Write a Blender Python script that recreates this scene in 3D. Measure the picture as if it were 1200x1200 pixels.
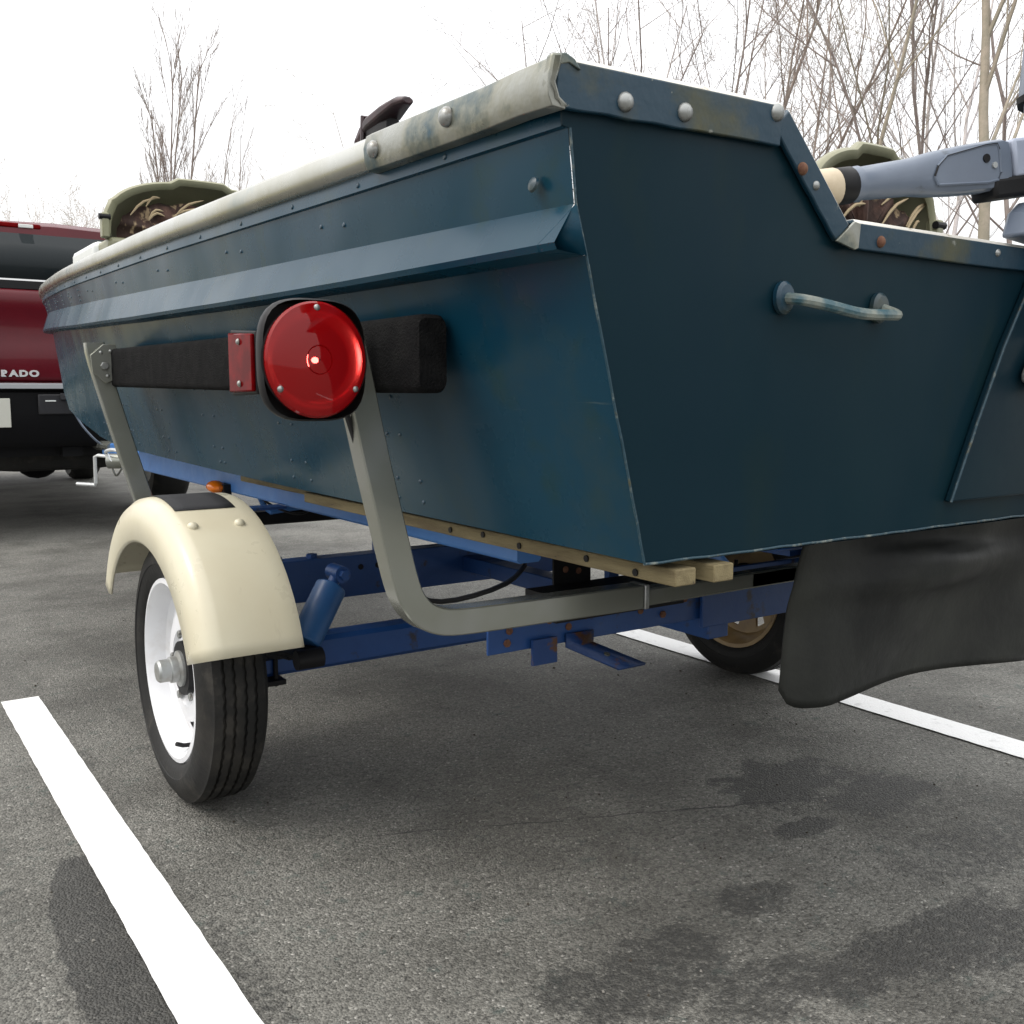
import bpy, bmesh, math, random
from mathutils import Vector, Matrix
R = math.radians
for o in list(bpy.data.objects): bpy.data.objects.remove(o)
S = bpy.context.scene
COL = S.collection

# ------------------------------------------------------------------ camera, sky, sun, exposure
cam_d = bpy.data.cameras.new('camera'); cam = bpy.data.objects.new('camera', cam_d); COL.objects.link(cam)
CAM = Vector((0, 0, .9))
cam.location = CAM
cam.rotation_euler = (R(90 - 6.876), 0, R(-34.376))
cam_d.sensor_width = 36; cam_d.lens = 36 * 1161 / 1200
cam_d.clip_start = .05; cam_d.clip_end = 2000
S.camera = cam

SUN_EL, SUN_AZ = 52, 290          # azimuth from +Y clockwise: veiled sun from the left, a little ahead
w = bpy.data.worlds.new('World'); S.world = w; w.use_nodes = True
nt = w.node_tree; nt.nodes.clear()
out = nt.nodes.new('ShaderNodeOutputWorld')
bg1 = nt.nodes.new('ShaderNodeBackground'); bg2 = nt.nodes.new('ShaderNodeBackground'); add = nt.nodes.new('ShaderNodeAddShader')
sky = nt.nodes.new('ShaderNodeTexSky'); sky.sky_type = 'NISHITA'; sky.sun_disc = False
sky.sun_elevation = R(SUN_EL); sky.sun_rotation = R(SUN_AZ); sky.dust_density = 6
bg1.inputs[1].default_value = .05
nt.links.new(sky.outputs[0], bg1.inputs[0])
# overcast cloud layer: brightest overhead (standard overcast sky)
tc = nt.nodes.new('ShaderNodeTexCoord'); sx = nt.nodes.new('ShaderNodeSeparateXYZ'); nt.links.new(tc.outputs['Generated'], sx.inputs[0])
mr = nt.nodes.new('ShaderNodeMapRange'); mr.inputs[1].default_value = 0; mr.inputs[2].default_value = 1
mr.inputs[3].default_value = .92; mr.inputs[4].default_value = 2.5
nt.links.new(sx.outputs[2], mr.inputs[0]); nt.links.new(mr.outputs[0], bg2.inputs[1])
bg2.inputs[0].default_value = (1, .995, .985, 1)
nt.links.new(bg1.outputs[0], add.inputs[0]); nt.links.new(bg2.outputs[0], add.inputs[1]); nt.links.new(add.outputs[0], out.inputs[0])
sd = bpy.data.lights.new('sun', 'SUN'); sun = bpy.data.objects.new('sun', sd); COL.objects.link(sun)
sd.energy = .8; sd.angle = R(18); sd.color = (1, .965, .91)
sdir = Vector((math.sin(R(SUN_AZ)) * math.cos(R(SUN_EL)), math.cos(R(SUN_AZ)) * math.cos(R(SUN_EL)), math.sin(R(SUN_EL))))
sun.rotation_euler = sdir.to_track_quat('Z', 'Y').to_euler()
vs = S.view_settings; vs.view_transform = 'Standard'; vs.look = 'None'; vs.exposure = 0; vs.gamma = 1; vs.use_curve_mapping = False

# ------------------------------------------------------------------ materials
def mat(name, col, rough=.5, metal=0, col2=None, nscale=6, lo=.4, hi=.6, bump=0, bscale=60, spec=.5, coat=0, col3=None, n3=20, lo3=.6, hi3=.7, detail=6, rvar=0, trans=0, stretch=None, emit=None, estr=0):
    m = bpy.data.materials.new(name); m.use_nodes = True
    n = m.node_tree.nodes; l = m.node_tree.links; b = n['Principled BSDF']
    b.inputs['Base Color'].default_value = (*col, 1); b.inputs['Roughness'].default_value = rough
    b.inputs['Metallic'].default_value = metal; b.inputs['Specular IOR Level'].default_value = spec
    b.inputs['Coat Weight'].default_value = coat; b.inputs['Coat Roughness'].default_value = .08
    if trans: b.inputs['Transmission Weight'].default_value = trans
    if emit: b.inputs['Emission Color'].default_value = (*emit, 1); b.inputs['Emission Strength'].default_value = estr
    co = n.new('ShaderNodeTexCoord').outputs['Object']
    if stretch:
        mp = n.new('ShaderNodeMapping'); mp.inputs['Scale'].default_value = stretch; l.new(co, mp.inputs[0]); co = mp.outputs[0]
    def noise(sc, det=detail, rg=.6):
        t = n.new('ShaderNodeTexNoise'); t.inputs['Scale'].default_value = sc; t.inputs['Detail'].default_value = det; t.inputs['Roughness'].default_value = rg
        l.new(co, t.inputs['Vector']); return t.outputs['Fac']
    def mix(fac, a, c, lo, hi):
        r = n.new('ShaderNodeMapRange'); r.inputs[1].default_value = lo; r.inputs[2].default_value = hi; l.new(fac, r.inputs[0])
        x = n.new('ShaderNodeMix'); x.data_type = 'RGBA'; l.new(r.outputs[0], x.inputs[0])
        if isinstance(a, tuple): x.inputs[6].default_value = (*a, 1)
        else: l.new(a, x.inputs[6])
        x.inputs[7].default_value = (*c, 1); return x.outputs[2]
    c = col
    if col2: c = mix(noise(nscale), c, col2, lo, hi)
    if col3: c = mix(noise(n3), c, col3, lo3, hi3)
    if not isinstance(c, tuple): l.new(c, b.inputs['Base Color'])
    if rvar:
        r = n.new('ShaderNodeMapRange'); r.inputs[1].default_value = .3; r.inputs[2].default_value = .7
        r.inputs[3].default_value = max(.03, rough - rvar); r.inputs[4].default_value = min(1, rough + rvar)
        l.new(noise(nscale * 2.3), r.inputs[0]); l.new(r.outputs[0], b.inputs['Roughness'])
    if bump:
        bp = n.new('ShaderNodeBump'); bp.inputs['Strength'].default_value = bump; bp.inputs['Distance'].default_value = .01
        l.new(noise(bscale, 3), bp.inputs['Height']); l.new(bp.outputs[0], b.inputs['Normal'])
    return m

M = {}
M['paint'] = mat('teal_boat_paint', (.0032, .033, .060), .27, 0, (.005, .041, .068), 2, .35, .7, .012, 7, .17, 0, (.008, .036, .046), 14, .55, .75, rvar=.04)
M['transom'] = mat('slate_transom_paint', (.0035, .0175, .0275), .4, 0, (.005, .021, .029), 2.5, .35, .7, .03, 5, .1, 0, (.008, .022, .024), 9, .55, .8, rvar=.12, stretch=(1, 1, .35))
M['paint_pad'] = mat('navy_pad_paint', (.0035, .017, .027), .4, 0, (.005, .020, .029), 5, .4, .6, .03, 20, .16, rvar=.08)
M['chipped'] = mat('chipped_teal_paint', (.012, .045, .065), .5, 0, (.2, .22, .19), 45, .52, .68, .3, 60, col3=(.08, .07, .03), n3=30, lo3=.6, hi3=.7)
M['gunwale'] = mat('weathered_gunwale_aluminium', (.44, .44, .40), .27, .9, (.33, .32, .25), 4, .4, .7, 0, 40, col3=(.2, .25, .25), n3=6, lo3=.58, hi3=.8, rvar=.05)
M['cap'] = mat('worn_painted_cap', (.005, .033, .058), .36, 0, (.06, .06, .022), 8, .5, .72, .1, 30, col3=(.2, .21, .18), n3=45, lo3=.67, hi3=.72, rvar=.1)
M['capedge'] = mat('pale_cap_top', (.66, .64, .58), .45, .3, (.3, .24, .16), 26, .58, .68)  # paler tone along the top edges of the caps
M['corner'] = mat('bare_corner_aluminium', (.27, .275, .245), .34, .6, (.17, .16, .09), 8, .42, .66, .15, 30, col3=(.03, .07, .095), n3=8, lo3=.5, hi3=.64, rvar=.12)
M['steel'] = mat('zinc_bolt', (.3, .31, .3), .4, .7, (.16, .15, .13), 60, .5, .65)
M['rust'] = mat('rusty_bolt', (.12, .05, .03), .8, .2, (.2, .1, .055), 80)
M['galv'] = mat('galvanised_steel', (.29, .30, .265), .26, .6, (.25, .255, .215), 3, .35, .7, 0, 30, col3=(.34, .35, .335), n3=8, lo3=.5, hi3=.8, detail=2)
M['blue'] = mat('blue_trailer_enamel', (.011, .055, .2), .42, 0, (.016, .07, .235), 6, .4, .65, .08, 40, col3=(.03, .03, .045), n3=18, lo3=.62, hi3=.7, rvar=.1)
M['rustblue'] = mat('rust_spotted_blue', (.009, .042, .155), .5, 0, (.10, .045, .02), 24, .58, .66, .2, 60)
M['bluel'] = mat('blue_trailer_enamel_pale', (.06, .19, .5), .45, 0, (.075, .22, .54), 6, .4, .65, .05, 40, rvar=.1)  # paler tone of the trailer blue, for rails and tongue
M['bluem'] = mat('blue_shock_enamel', (.025, .1, .27), .42, 0, (.03, .12, .3), 6, .4, .65, rvar=.1)
M['black'] = mat('black_rubber', (.014, .014, .014), .62, 0, (.022, .022, .02), 14, .4, .6, .15, 70)
M['tyre'] = mat('tyre_rubber', (.012, .012, .0115), .66, 0, (.035, .032, .027), 7, .5, .75, .12, 90, .3)
M['carpet'] = mat('black_carpet', (.008, .008, .0085), .95, 0, (.014, .014, .014), 30, .4, .6, .9, 320, .1)
M['cream'] = mat('cream_fender_paint', (.58, .545, .41), .34, 0, (.55, .505, .37), 5, .4, .7, .02, 30, .5, .1, (.34, .28, .19), 26, .69, .78, rvar=.1)
M['tape'] = mat('black_grip_tape', (.02, .021, .024), .8, 0, None, bump=.5, bscale=500)
M['white'] = mat('white_wheel_paint', (.72, .73, .75), .4, 0, (.5, .48, .45), 9, .55, .85, col3=(.2, .16, .12), n3=40, lo3=.69, hi3=.74)
M['gold'] = mat('tan_wheel_paint', (.34, .23, .1), .45, 0, (.2, .13, .06), 8, .45, .7)
M['wood'] = mat('treated_bunk_wood', (.215, .175, .09), .8, 0, (.13, .1, .05), 6, .4, .65, .3, 60, stretch=(8, 1, 8), col3=(.05, .04, .03), n3=12, lo3=.66, hi3=.7)
M['redlens'] = mat('red_lamp_lens', (.44, .004, .006), .03, 0, None, spec=.16, trans=.5)
M['redlens2'] = mat('red_marker_lens', (.085, .0004, .0015), .05, 0, (.14, .001, .002), 20, spec=.04)
M['bulb'] = mat('lamp_bulb_glow', (.9, .2, .05), .2, emit=(1, .75, .5), estr=36)
M['amber'] = mat('amber_lens', (.85, .2, .01), .15, 0, None, spec=.6)
M['chrome'] = mat('chrome', (.75, .75, .76), .15, 1)
M['olive'] = mat('olive_seat_plastic', (.24, .235, .15), .42, 0, (.2, .2, .12), 7, .4, .7, .04, 50)
M['camo'] = mat('camouflage_cushion', (.085, .042, .03), .85, 0, (.035, .018, .013), 11, .42, .55, .4, 40, col3=(.3, .22, .13), n3=16, lo3=.57, hi3=.62, stretch=(1.6, 1, .8))
M['reed'] = mat('camouflage_reed_print', (.42, .33, .2), .85)
M['motor'] = mat('grey_blue_motor_paint', (.135, .165, .215), .34, 0, (.11, .135, .18), 8, .4, .7, rvar=.06)
M['motorl'] = mat('pale_motor_bracket', (.33, .37, .46), .38, 0, (.26, .3, .38), 12, .5, .7)
M['dark'] = mat('dark_plastic', (.009, .009, .01), .5, spec=.22)
M['grip'] = mat('tan_tiller_grip', (.5, .42, .3), .55, 0, (.42, .34, .23), 18)
M['truck'] = mat('maroon_truck_paint', (.085, .003, .008), .35, 0, (.07, .0025, .007), 3, spec=.2, coat=.25)
M['glass'] = mat('tinted_window_glass', (.014, .018, .02), .05, 0, None, spec=.12)
M['plate'] = mat('licence_plate_white', (.5, .5, .44), .5)
M['clampal'] = mat('cast_aluminium', (.42, .44, .44), .42, .6, (.3, .3, .28), 20)
M['badge'] = mat('bright_badge', (.62, .62, .62), .25, .3)
M['whiteplastic'] = mat('pale_grey_plastic', (.62, .64, .62), .5)
M['linepaint'] = mat('white_road_paint', (.8, .8, .79), .7, 0, (.6, .6, .59), 24, .58, .72, .3, 160, col3=(.2, .195, .18), n3=75, lo3=.7, hi3=.735)
M['grass'] = mat('dry_grass', (.3, .26, .15), .95, 0, (.2, .2, .09), 2, .35, .65)
M['bumper'] = mat('black_bumper_plastic', (.004, .004, .0045), .45, spec=.12)
M['steppad'] = mat('grey_step_pad', (.2, .21, .22), .45)
M['gritpale'] = mat('pale_grit', (.2, .19, .17), .9)
M['gritdark'] = mat('dark_leaf_crumbs', (.035, .027, .018), .9)
M['stem'] = mat('wire_black', (.012, .012, .014), .5)
M['maroonrope'] = mat('dark_rubber_clamp', (.02, .012, .014), .5, 0, (.045, .02, .024), 30)
def bark(name, c, c2): return mat(name, c, .9, 0, c2, 5, .4, .6, .4, 30)
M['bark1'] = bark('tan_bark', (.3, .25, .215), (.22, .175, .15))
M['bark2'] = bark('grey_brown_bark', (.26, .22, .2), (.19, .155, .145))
M['bark3'] = bark('glare_paled_far_bark', (.5, .46, .45), (.42, .39, .385))  # far bark lightened so its colour carries the glare of the sky
M['bark4'] = bark('mossy_trunk_bark', (.31, .265, .21), (.24, .215, .165))

def scuff(m, col, amt, stretch, lo, hi, ripple=0):
    n = m.node_tree.nodes; l = m.node_tree.links; b = n['Principled BSDF']
    co = n.new('ShaderNodeTexCoord').outputs['Object']; mp = n.new('ShaderNodeMapping'); mp.inputs['Scale'].default_value = stretch; l.new(co, mp.inputs[0])
    t = n.new('ShaderNodeTexNoise'); t.inputs['Scale'].default_value = 1; t.inputs['Detail'].default_value = 6; t.inputs['Roughness'].default_value = .7; l.new(mp.outputs[0], t.inputs['Vector'])
    r = n.new('ShaderNodeMapRange'); r.inputs[1].default_value = lo; r.inputs[2].default_value = hi; r.inputs[4].default_value = amt; l.new(t.outputs['Fac'], r.inputs[0])
    x = n.new('ShaderNodeMix'); x.data_type = 'RGBA'; l.new(r.outputs[0], x.inputs[0]); x.inputs[7].default_value = (*col, 1)
    src = b.inputs['Base Color'].links
    if src: l.new(src[0].from_socket, x.inputs[6])
    else: x.inputs[6].default_value = b.inputs['Base Color'].default_value
    l.new(x.outputs[2], b.inputs['Base Color'])
    if ripple:
        w_ = n.new('ShaderNodeTexNoise'); w_.inputs['Scale'].default_value = 2.6; w_.inputs['Detail'].default_value = 1.5; l.new(co, w_.inputs['Vector'])
        bp = n.new('ShaderNodeBump'); bp.inputs['Strength'].default_value = ripple; bp.inputs['Distance'].default_value = .05; l.new(w_.outputs['Fac'], bp.inputs['Height'])
        old = b.inputs['Normal'].links
        if old: l.new(old[0].from_socket, bp.inputs['Normal'])
        l.new(bp.outputs[0], b.inputs['Normal'])
scuff(M['paint'], (.10, .13, .12), .5, (40, 2.2, 60), .66, .74, .35)
scuff(M['paint'], (.035, .05, .035), .55, (3, 3, 3), .55, .8)
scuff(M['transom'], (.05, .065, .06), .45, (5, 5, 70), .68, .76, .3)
scuff(M['cream'], (.25, .2, .13), .35, (30, 14, 5), .64, .8)
scuff(M['tyre'], (.07, .064, .055), .5, (14, 14, 14), .55, .75)
scuff(M['motor'], (.05, .06, .07), .5, (20, 20, 40), .62, .7)
def asphalt_mat():
    m = bpy.data.materials.new('asphalt'); m.use_nodes = True; n = m.node_tree.nodes; l = m.node_tree.links; b = n['Principled BSDF']
    co = n.new('ShaderNodeTexCoord').outputs['Object']
    def N(t, **k):
        x = n.new(t)
        for a, v in k.items(): setattr(x, a, v)
        return x
    def noise(sc, det=4, rg=.6, dist=0):
        t = N('ShaderNodeTexNoise'); t.inputs['Scale'].default_value = sc; t.inputs['Detail'].default_value = det; t.inputs['Roughness'].default_value = rg; t.inputs['Distortion'].default_value = dist
        l.new(co, t.inputs['Vector']); return t.outputs['Fac']
    def rng(f, a, c, x=0., y=1.):
        r = N('ShaderNodeMapRange'); r.interpolation_type = 'SMOOTHSTEP'
        for i, v in enumerate((a, c, x, y)): r.inputs[i + 1].default_value = v
        l.new(f, r.inputs[0]); return r.outputs[0]
    def mth(op, a, c):
        x = N('ShaderNodeMath', operation=op)
        for i, v in enumerate((a, c)):
            if isinstance(v, (int, float)): x.inputs[i].default_value = v
            else: l.new(v, x.inputs[i])
        return x.outputs[0]
    def mixc(f, a, c):
        x = N('ShaderNodeMix', data_type='RGBA'); l.new(f, x.inputs[0])
        for i, v in ((6, a), (7, c)):
            if isinstance(v, tuple): x.inputs[i].default_value = (*v, 1)
            else: l.new(v, x.inputs[i])
        return x.outputs[2]
    vo = N('ShaderNodeTexVoronoi'); vo.inputs['Scale'].default_value = 230; l.new(co, vo.inputs['Vector'])
    sv = N('ShaderNodeSeparateColor'); l.new(vo.outputs['Color'], sv.inputs[0])
    stone = sv.outputs[0]
    c = mixc(rng(stone, .1, .95), (.098, .097, .089), (.178, .176, .163))
    c = mixc(rng(noise(85, 4, .8), .52, .62, 0, .85), c, (.034, .0335, .0305))
    c = mixc(rng(noise(17, 6, .78), .56, .66, 0, .7), c, (.05, .067, .062))          # dark pits between aggregate
    c = mixc(rng(stone, .972, .99), c, (.29, .285, .27))                        # odd bright chips
    blot = rng(noise(2.1, 7, .68), .34, .62)
    c2 = N('ShaderNodeMix', data_type='RGBA', blend_type='MULTIPLY'); c2.inputs[0].default_value = 1; l.new(c, c2.inputs[6])
    l.new(mixc(blot, (.62, .61, .58), (1.14, 1.13, 1.09)), c2.inputs[7]); c = c2.outputs[2]
    # oil and damp stains with shapes of their own, plus a painted wheel shadow
    wob = noise(12, 9, .82)
    sp = N('ShaderNodeSeparateXYZ'); l.new(co, sp.inputs[0]); X, Y = sp.outputs[0], sp.outputs[1]
    tot = None
    for (cx, cy, rx, ry, amt, wb) in STAINS_AND_SHADOW:
        dx = mth('DIVIDE', mth('SUBTRACT', X, cx), rx); dy = mth('DIVIDE', mth('SUBTRACT', Y, cy), ry)
        d = mth('ADD', mth('ADD', mth('MULTIPLY', dx, dx), mth('MULTIPLY', dy, dy)), mth('MULTIPLY', mth('SUBTRACT', wob, .5), wb))
        s = mth('MULTIPLY', rng(d, .9, 1.05, 1, 0), amt)
        tot = s if tot is None else mth('MAXIMUM', tot, s)
    tot = rng(mth('ADD', mth('MULTIPLY', tot, .6), mth('MULTIPLY', noise(48, 5, .78), .9)), .74, .95)
    c = mixc(mth('MULTIPLY', tot, .78), c, (.022, .0218, .02))
    # a hairline crack across the bay
    lx = mth('ADD', mth('ADD', mth('MULTIPLY', X, .43), Y), mth('MULTIPLY', mth('SUBTRACT', noise(6, 4), .5), .05))
    ad = mth('ABSOLUTE', mth('SUBTRACT', lx, CRACK), 0)
    inr = mth('MULTIPLY', rng(X, .75, .95), rng(X, 1.75, 1.9, 1, 0))
    crk = mth('MULTIPLY', mth('MULTIPLY', rng(ad, .0012, .0035, 1, 0), inr), rng(noise(14), .36, .5, 0, .85))
    c = mixc(crk, c, (.012, .012, .011))
    l.new(c, b.inputs['Base Color'])
    l.new(rng(tot, 0, 1, .72, .62), b.inputs['Roughness']); b.inputs['Specular IOR Level'].default_value = .42
    h = mth('ADD', mth('MULTIPLY', vo.outputs['Distance'], -1.0), mth('MULTIPLY', noise(95, 3, .7), 1.2))
    bp = N('ShaderNodeBump'); bp.inputs['Strength'].default_value = .6; bp.inputs['Distance'].default_value = .006
    l.new(h, bp.inputs['Height']); l.new(bp.outputs[0], b.inputs['Normal'])
    return m
STAINS_AND_SHADOW = [(.335, 1.56, .095, .46, .85, 1.8), (.475, 1.42, .035, .22, .6, 3), (.46, 2.53, .03, .09, .6, 4), (.98, 1.07, .19, .10, .75, 6.5), (1.12, .94, .13, .08, .75, 6.5), (1.42, .89, .30, .06, .8, 7), (1.60, .82, .24, .06, .75, 7),
          (1.78, 1.47, .17, .12, .85, 7), (1.9, 1.3, .16, .09, .8, 7), (1.62, 1.28, .08, .035, .85, 6), (1.3, 1.14, .09, .05, .75, 7), (1.82, 1.03, .26, .09, .65, 7), (2.1, 1.6, .2, .12, .4, 7), (1.25, 1.9, .3, .08, .3, 7), (.86, 2.2, .1, .09, .5, 5), (2.62, 1.75, .12, .3, .4, 6)]  # the spot beside the near wheel is its shadow, painted into the asphalt
CRACK = 2.125
M['asphalt'] = asphalt_mat()

# ------------------------------------------------------------------ helpers
V = Vector
def wloc(o):
    p = V((0, 0, 0))
    while o: p = p + o.location; o = o.parent
    return p
class MB:
    def __init__(s): s.v = []; s.f = []; s.m = []
    def add(s, vs, fs, mi=0):
        b = len(s.v); s.v += [V(p) for p in vs]; s.f += [tuple(b + i for i in f) for f in fs]; s.m += [mi] * len(fs); return s
    def box(s, c, d, rot=None, mi=0):
        c = V(c); vs = []
        for z in (-.5, .5):
            for y in (-.5, .5):
                for x in (-.5, .5):
                    p = V((x * d[0], y * d[1], z * d[2]))
                    if rot: p = rot @ p
                    vs.append(c + p)
        return s.add(vs, [(0, 2, 3, 1), (4, 5, 7, 6), (0, 1, 5, 4), (2, 6, 7, 3), (0, 4, 6, 2), (1, 3, 7, 5)], mi)
    def bb(s, x0, x1, y0, y1, z0, z1, mi=0): return s.box(((x0 + x1) / 2, (y0 + y1) / 2, (z0 + z1) / 2), (x1 - x0, y1 - y0, z1 - z0), None, mi)
    def sweep(s, path, prof, ref=(0, 0, 1), caps=True, mi=0, closed=False, scale=None):
        path = [V(p) for p in path]; n = len(path); k = len(prof); vs = []; ref = V(ref)
        for i, p in enumerate(path):
            if closed: t = path[(i + 1) % n] - path[i - 1]
            else: t = path[min(i + 1, n - 1)] - path[max(i - 1, 0)]
            t.normalize(); a = t.cross(ref)
            if a.length < 1e-4: a = t.cross(V((.01, 1, .02)))
            a.normalize(); b = a.cross(t)
            q = scale[i] if scale else 1
            vs += [p + a * (u * q) + b * (v * q) for u, v in prof]
        fs = []
        for i in range(n if closed else n - 1):
            j = (i + 1) % n
            for x in range(k):
                y = (x + 1) % k; fs.append((i * k + x, i * k + y, j * k + y, j * k + x))
        if caps and not closed: fs.append(tuple(range(k))[::-1]); fs.append(tuple((n - 1) * k + x for x in range(k)))
        return s.add(vs, fs, mi)
    def tube(s, path, r, n=10, caps=True, mi=0, ref=(0, 0, 1), scale=None):
        return s.sweep(path, [(r * math.cos(2 * math.pi * i / n), r * math.sin(2 * math.pi * i / n)) for i in range(n)], ref, caps, mi, scale=scale)
    def cyl(s, a, b, r, r2=None, n=16, mi=0):
        return s.tube([a, b], r, n, True, mi, (0, 0, 1) if abs((V(b) - V(a)).normalized().z) < .9 else (0, 1, 0), [1, (r2 if r2 is not None else r) / r])
    def lathe(s, prof, o, axis, n=32, mi=0, close=False):
        o = V(o); ax = V(axis).normalized(); a = ax.cross(V((0, 0, 1)) if abs(ax.z) < .9 else V((0, 1, 0))).normalized(); b = ax.cross(a); vs = []; k = len(prof)
        for i in range(n):
            t = 2 * math.pi * i / n; d = a * math.cos(t) + b * math.sin(t)
            vs += [o + d * r + ax * h for r, h in prof]
        fs = []
        for i in range(n):
            j = (i + 1) % n
            for x in range(k if close else k - 1):
                y = (x + 1) % k; fs.append((i * k + x, j * k + x, j * k + y, i * k + y))
        return s.add(vs, fs, mi)
    def prism(s, poly, off, mi=0):
        poly = [V(p) for p in poly]; off = V(off); k = len(poly)
        fs = [tuple(range(k)), tuple(range(2 * k - 1, k - 1, -1))] + [(i, k + i, k + (i + 1) % k, (i + 1) % k) for i in range(k)]
        return s.add(poly + [p + off for p in poly], fs, mi)
    def grid(s, rows, mi=0, flip=False):
        k = len(rows[0]); vs = [p for r in rows for p in r]; fs = []
        for i in range(len(rows) - 1):
            for x in range(k - 1):
                q = (i * k + x, i * k + x + 1, (i + 1) * k + x + 1, (i + 1) * k + x); fs.append(q[::-1] if flip else q)
        return s.add(vs, fs, mi)
    def ball(s, c, r, n=10, mi=0):
        c = V(c); r = (r, r, r) if isinstance(r, (int, float)) else r; vs = [c + V((0, 0, r[2]))]; fs = []
        h = n // 2
        for i in range(1, h):
            a = math.pi * i / h
            for j in range(n):
                b = 2 * math.pi * j / n; vs.append(c + V((r[0] * math.sin(a) * math.cos(b), r[1] * math.sin(a) * math.sin(b), r[2] * math.cos(a))))
        vs.append(c - V((0, 0, r[2]))); L = len(vs) - 1
        for j in range(n):
            fs.append((0, 1 + j, 1 + (j + 1) % n)); fs.append((L, 1 + (h - 2) * n + (j + 1) % n, 1 + (h - 2) * n + j))
            for i in range(h - 2): fs.append((1 + i * n + j, 1 + (i + 1) * n + j, 1 + (i + 1) * n + (j + 1) % n, 1 + i * n + (j + 1) % n))
        return s.add(vs, fs, mi)
    def mesh(s, name, mats, org=V((0, 0, 0)), ang=35):
        me = bpy.data.meshes.new(name); me.from_pydata([p - org for p in s.v], [], s.f)
        for m in (mats if isinstance(mats, (list, tuple)) else [mats]): me.materials.append(M[m] if isinstance(m, str) else m)
        me.polygons.foreach_set('material_index', s.m)
        bm = bmesh.new(); bm.from_mesh(me); bmesh.ops.recalc_face_normals(bm, faces=bm.faces); bm.to_mesh(me); bm.free()
        me.polygons.foreach_set('use_smooth', [True] * len(me.polygons)); me.set_sharp_from_angle(angle=R(ang)); me.update()
        return me
    def build(s, name, mats, parent=None, bevel=0, ang=35, solid=0, sub=0, label=None, seg=2):
        o = bpy.data.objects.new(name, s.mesh(name, mats, wloc(parent), ang)); COL.objects.link(o); o.parent = parent
        if solid:
            d = o.modifiers.new('thickness', 'SOLIDIFY'); d.thickness = solid; d.offset = 0
        if bevel:
            d = o.modifiers.new('bevel', 'BEVEL'); d.width = bevel; d.segments = seg; d.limit_method = 'ANGLE'; d.angle_limit = R(40); d.harden_normals = False
        if sub:
            d = o.modifiers.new('sub', 'SUBSURF'); d.levels = sub; d.render_levels = sub
        if label: o['label'] = label
        return o
def put(name, me, loc, parent, rot=None):
    o = bpy.data.objects.new(name, me); COL.objects.link(o); o.parent = parent; o.location = V(loc) - wloc(parent)
    if rot is not None: o.rotation_euler = rot
    return o
def thing(name, label, cat, loc=(0, 0, 0), group=None):
    o = bpy.data.objects.new(name, None); COL.objects.link(o); o.location = loc; o.empty_display_size = .2
    o['label'] = label; o['category'] = cat
    if group: o['group'] = group
    return o
def struct(o, lab=None):
    o['kind'] = 'structure'
    if lab: o['label'] = lab
    return o
def interp(x, xs, ys):
    if x <= xs[0]: return ys[0]
    for i in range(1, len(xs)):
        if x <= xs[i]:
            t = (x - xs[i - 1]) / (xs[i] - xs[i - 1]); return ys[i - 1] + t * (ys[i] - ys[i - 1])
    return ys[-1]
def smooth(pts, n):
    pts = [V(p) for p in pts]; out = []; m = len(pts)
    for i in range(m - 1):
        p0, p1, p2, p3 = pts[max(i - 1, 0)], pts[i], pts[i + 1], pts[min(i + 2, m - 1)]
        for j in range(n):
            t = j / n
            out.append(.5 * (2 * p1 + (p2 - p0) * t + (2 * p0 - 5 * p1 + 4 * p2 - p3) * t * t + (3 * p1 - p0 - 3 * p2 + p3) * t ** 3))
    return out + [pts[-1]]
def rectprof(a, b, r=.006, st=(0, 90)):
    p = []
    for sx, sy, a0 in ((1, 1, 0), (-1, 1, 90), (-1, -1, 180), (1, -1, 270)):
        for d in st:
            t = R(a0 + d); p.append((sx * (a / 2 - r) + r * math.cos(t), sy * (b / 2 - r) + r * math.sin(t)))
    return p
dome = MB().lathe([(1, 0), (1, .12), (.9, .38), (.66, .62), (.35, .76), (0.001, .8)], (0, 0, 0), (0, 0, 1), 12)
hexm = MB().lathe([(1, 0), (1, .55), (.85, .65), (0.001, .65)], (0, 0, 0), (0, 0, 1), 6)
def scaled(mb, k, name, m):
    q = MB(); q.v = [p * k for p in mb.v]; q.f = list(mb.f); q.m = list(mb.m); return q.mesh(name, m)
FACE_REAR = (R(90), 0, 0)          # local Z points to -Y (towards the viewer)
FACE_LEFT = (0, R(-90), 0)         # local Z points to -X

# ------------------------------------------------------------------ ground
g = MB().add([(-200, -60, 0), (200, -60, 0), (200, 220, 0), (-200, 220, 0)], [(0, 1, 2, 3)]).build('asphalt_ground', 'asphalt'); struct(g, 'weathered grey asphalt of the parking lot')
gv = []; rnd = random.Random(4)
edge = [(-60 + 4 * i, 15.5 + rnd.uniform(-.15, .15)) for i in range(50)]
vsx = [(x, y, .02) for x, y in edge] + [(x, 215, .02) for x, y in edge]
g = MB().add(vsx, [(i, i + 1, 51 + i, 50 + i) for i in range(49)]).build('grass_verge', 'grass'); struct(g, 'dry grass beyond the lot')
def line(x0, x1, y0, y1, name, lab, seed):
    r = random.Random(seed); n = int((y1 - y0) / .03); L = []; Rr = []
    for i in range(n + 1):
        y = y0 + (y1 - y0) * i / n
        L.append((x0 + r.uniform(-.0009, .0009), y, .004)); Rr.append((x1 + r.uniform(-.0009, .0009), y, .004))
    m = MB().grid([[a, b] for a, b in zip(L, Rr)])
    struct(m.build(name, 'linepaint'), lab)
line(.351, .452, -3.5, 3.155, 'parking_line', 'white painted bay line ending beside the fender wheel', 1)
line(2.372, 2.488, -3.5, 3.155, 'parking_line', 'white painted bay line running under the far wheel', 2)

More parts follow.
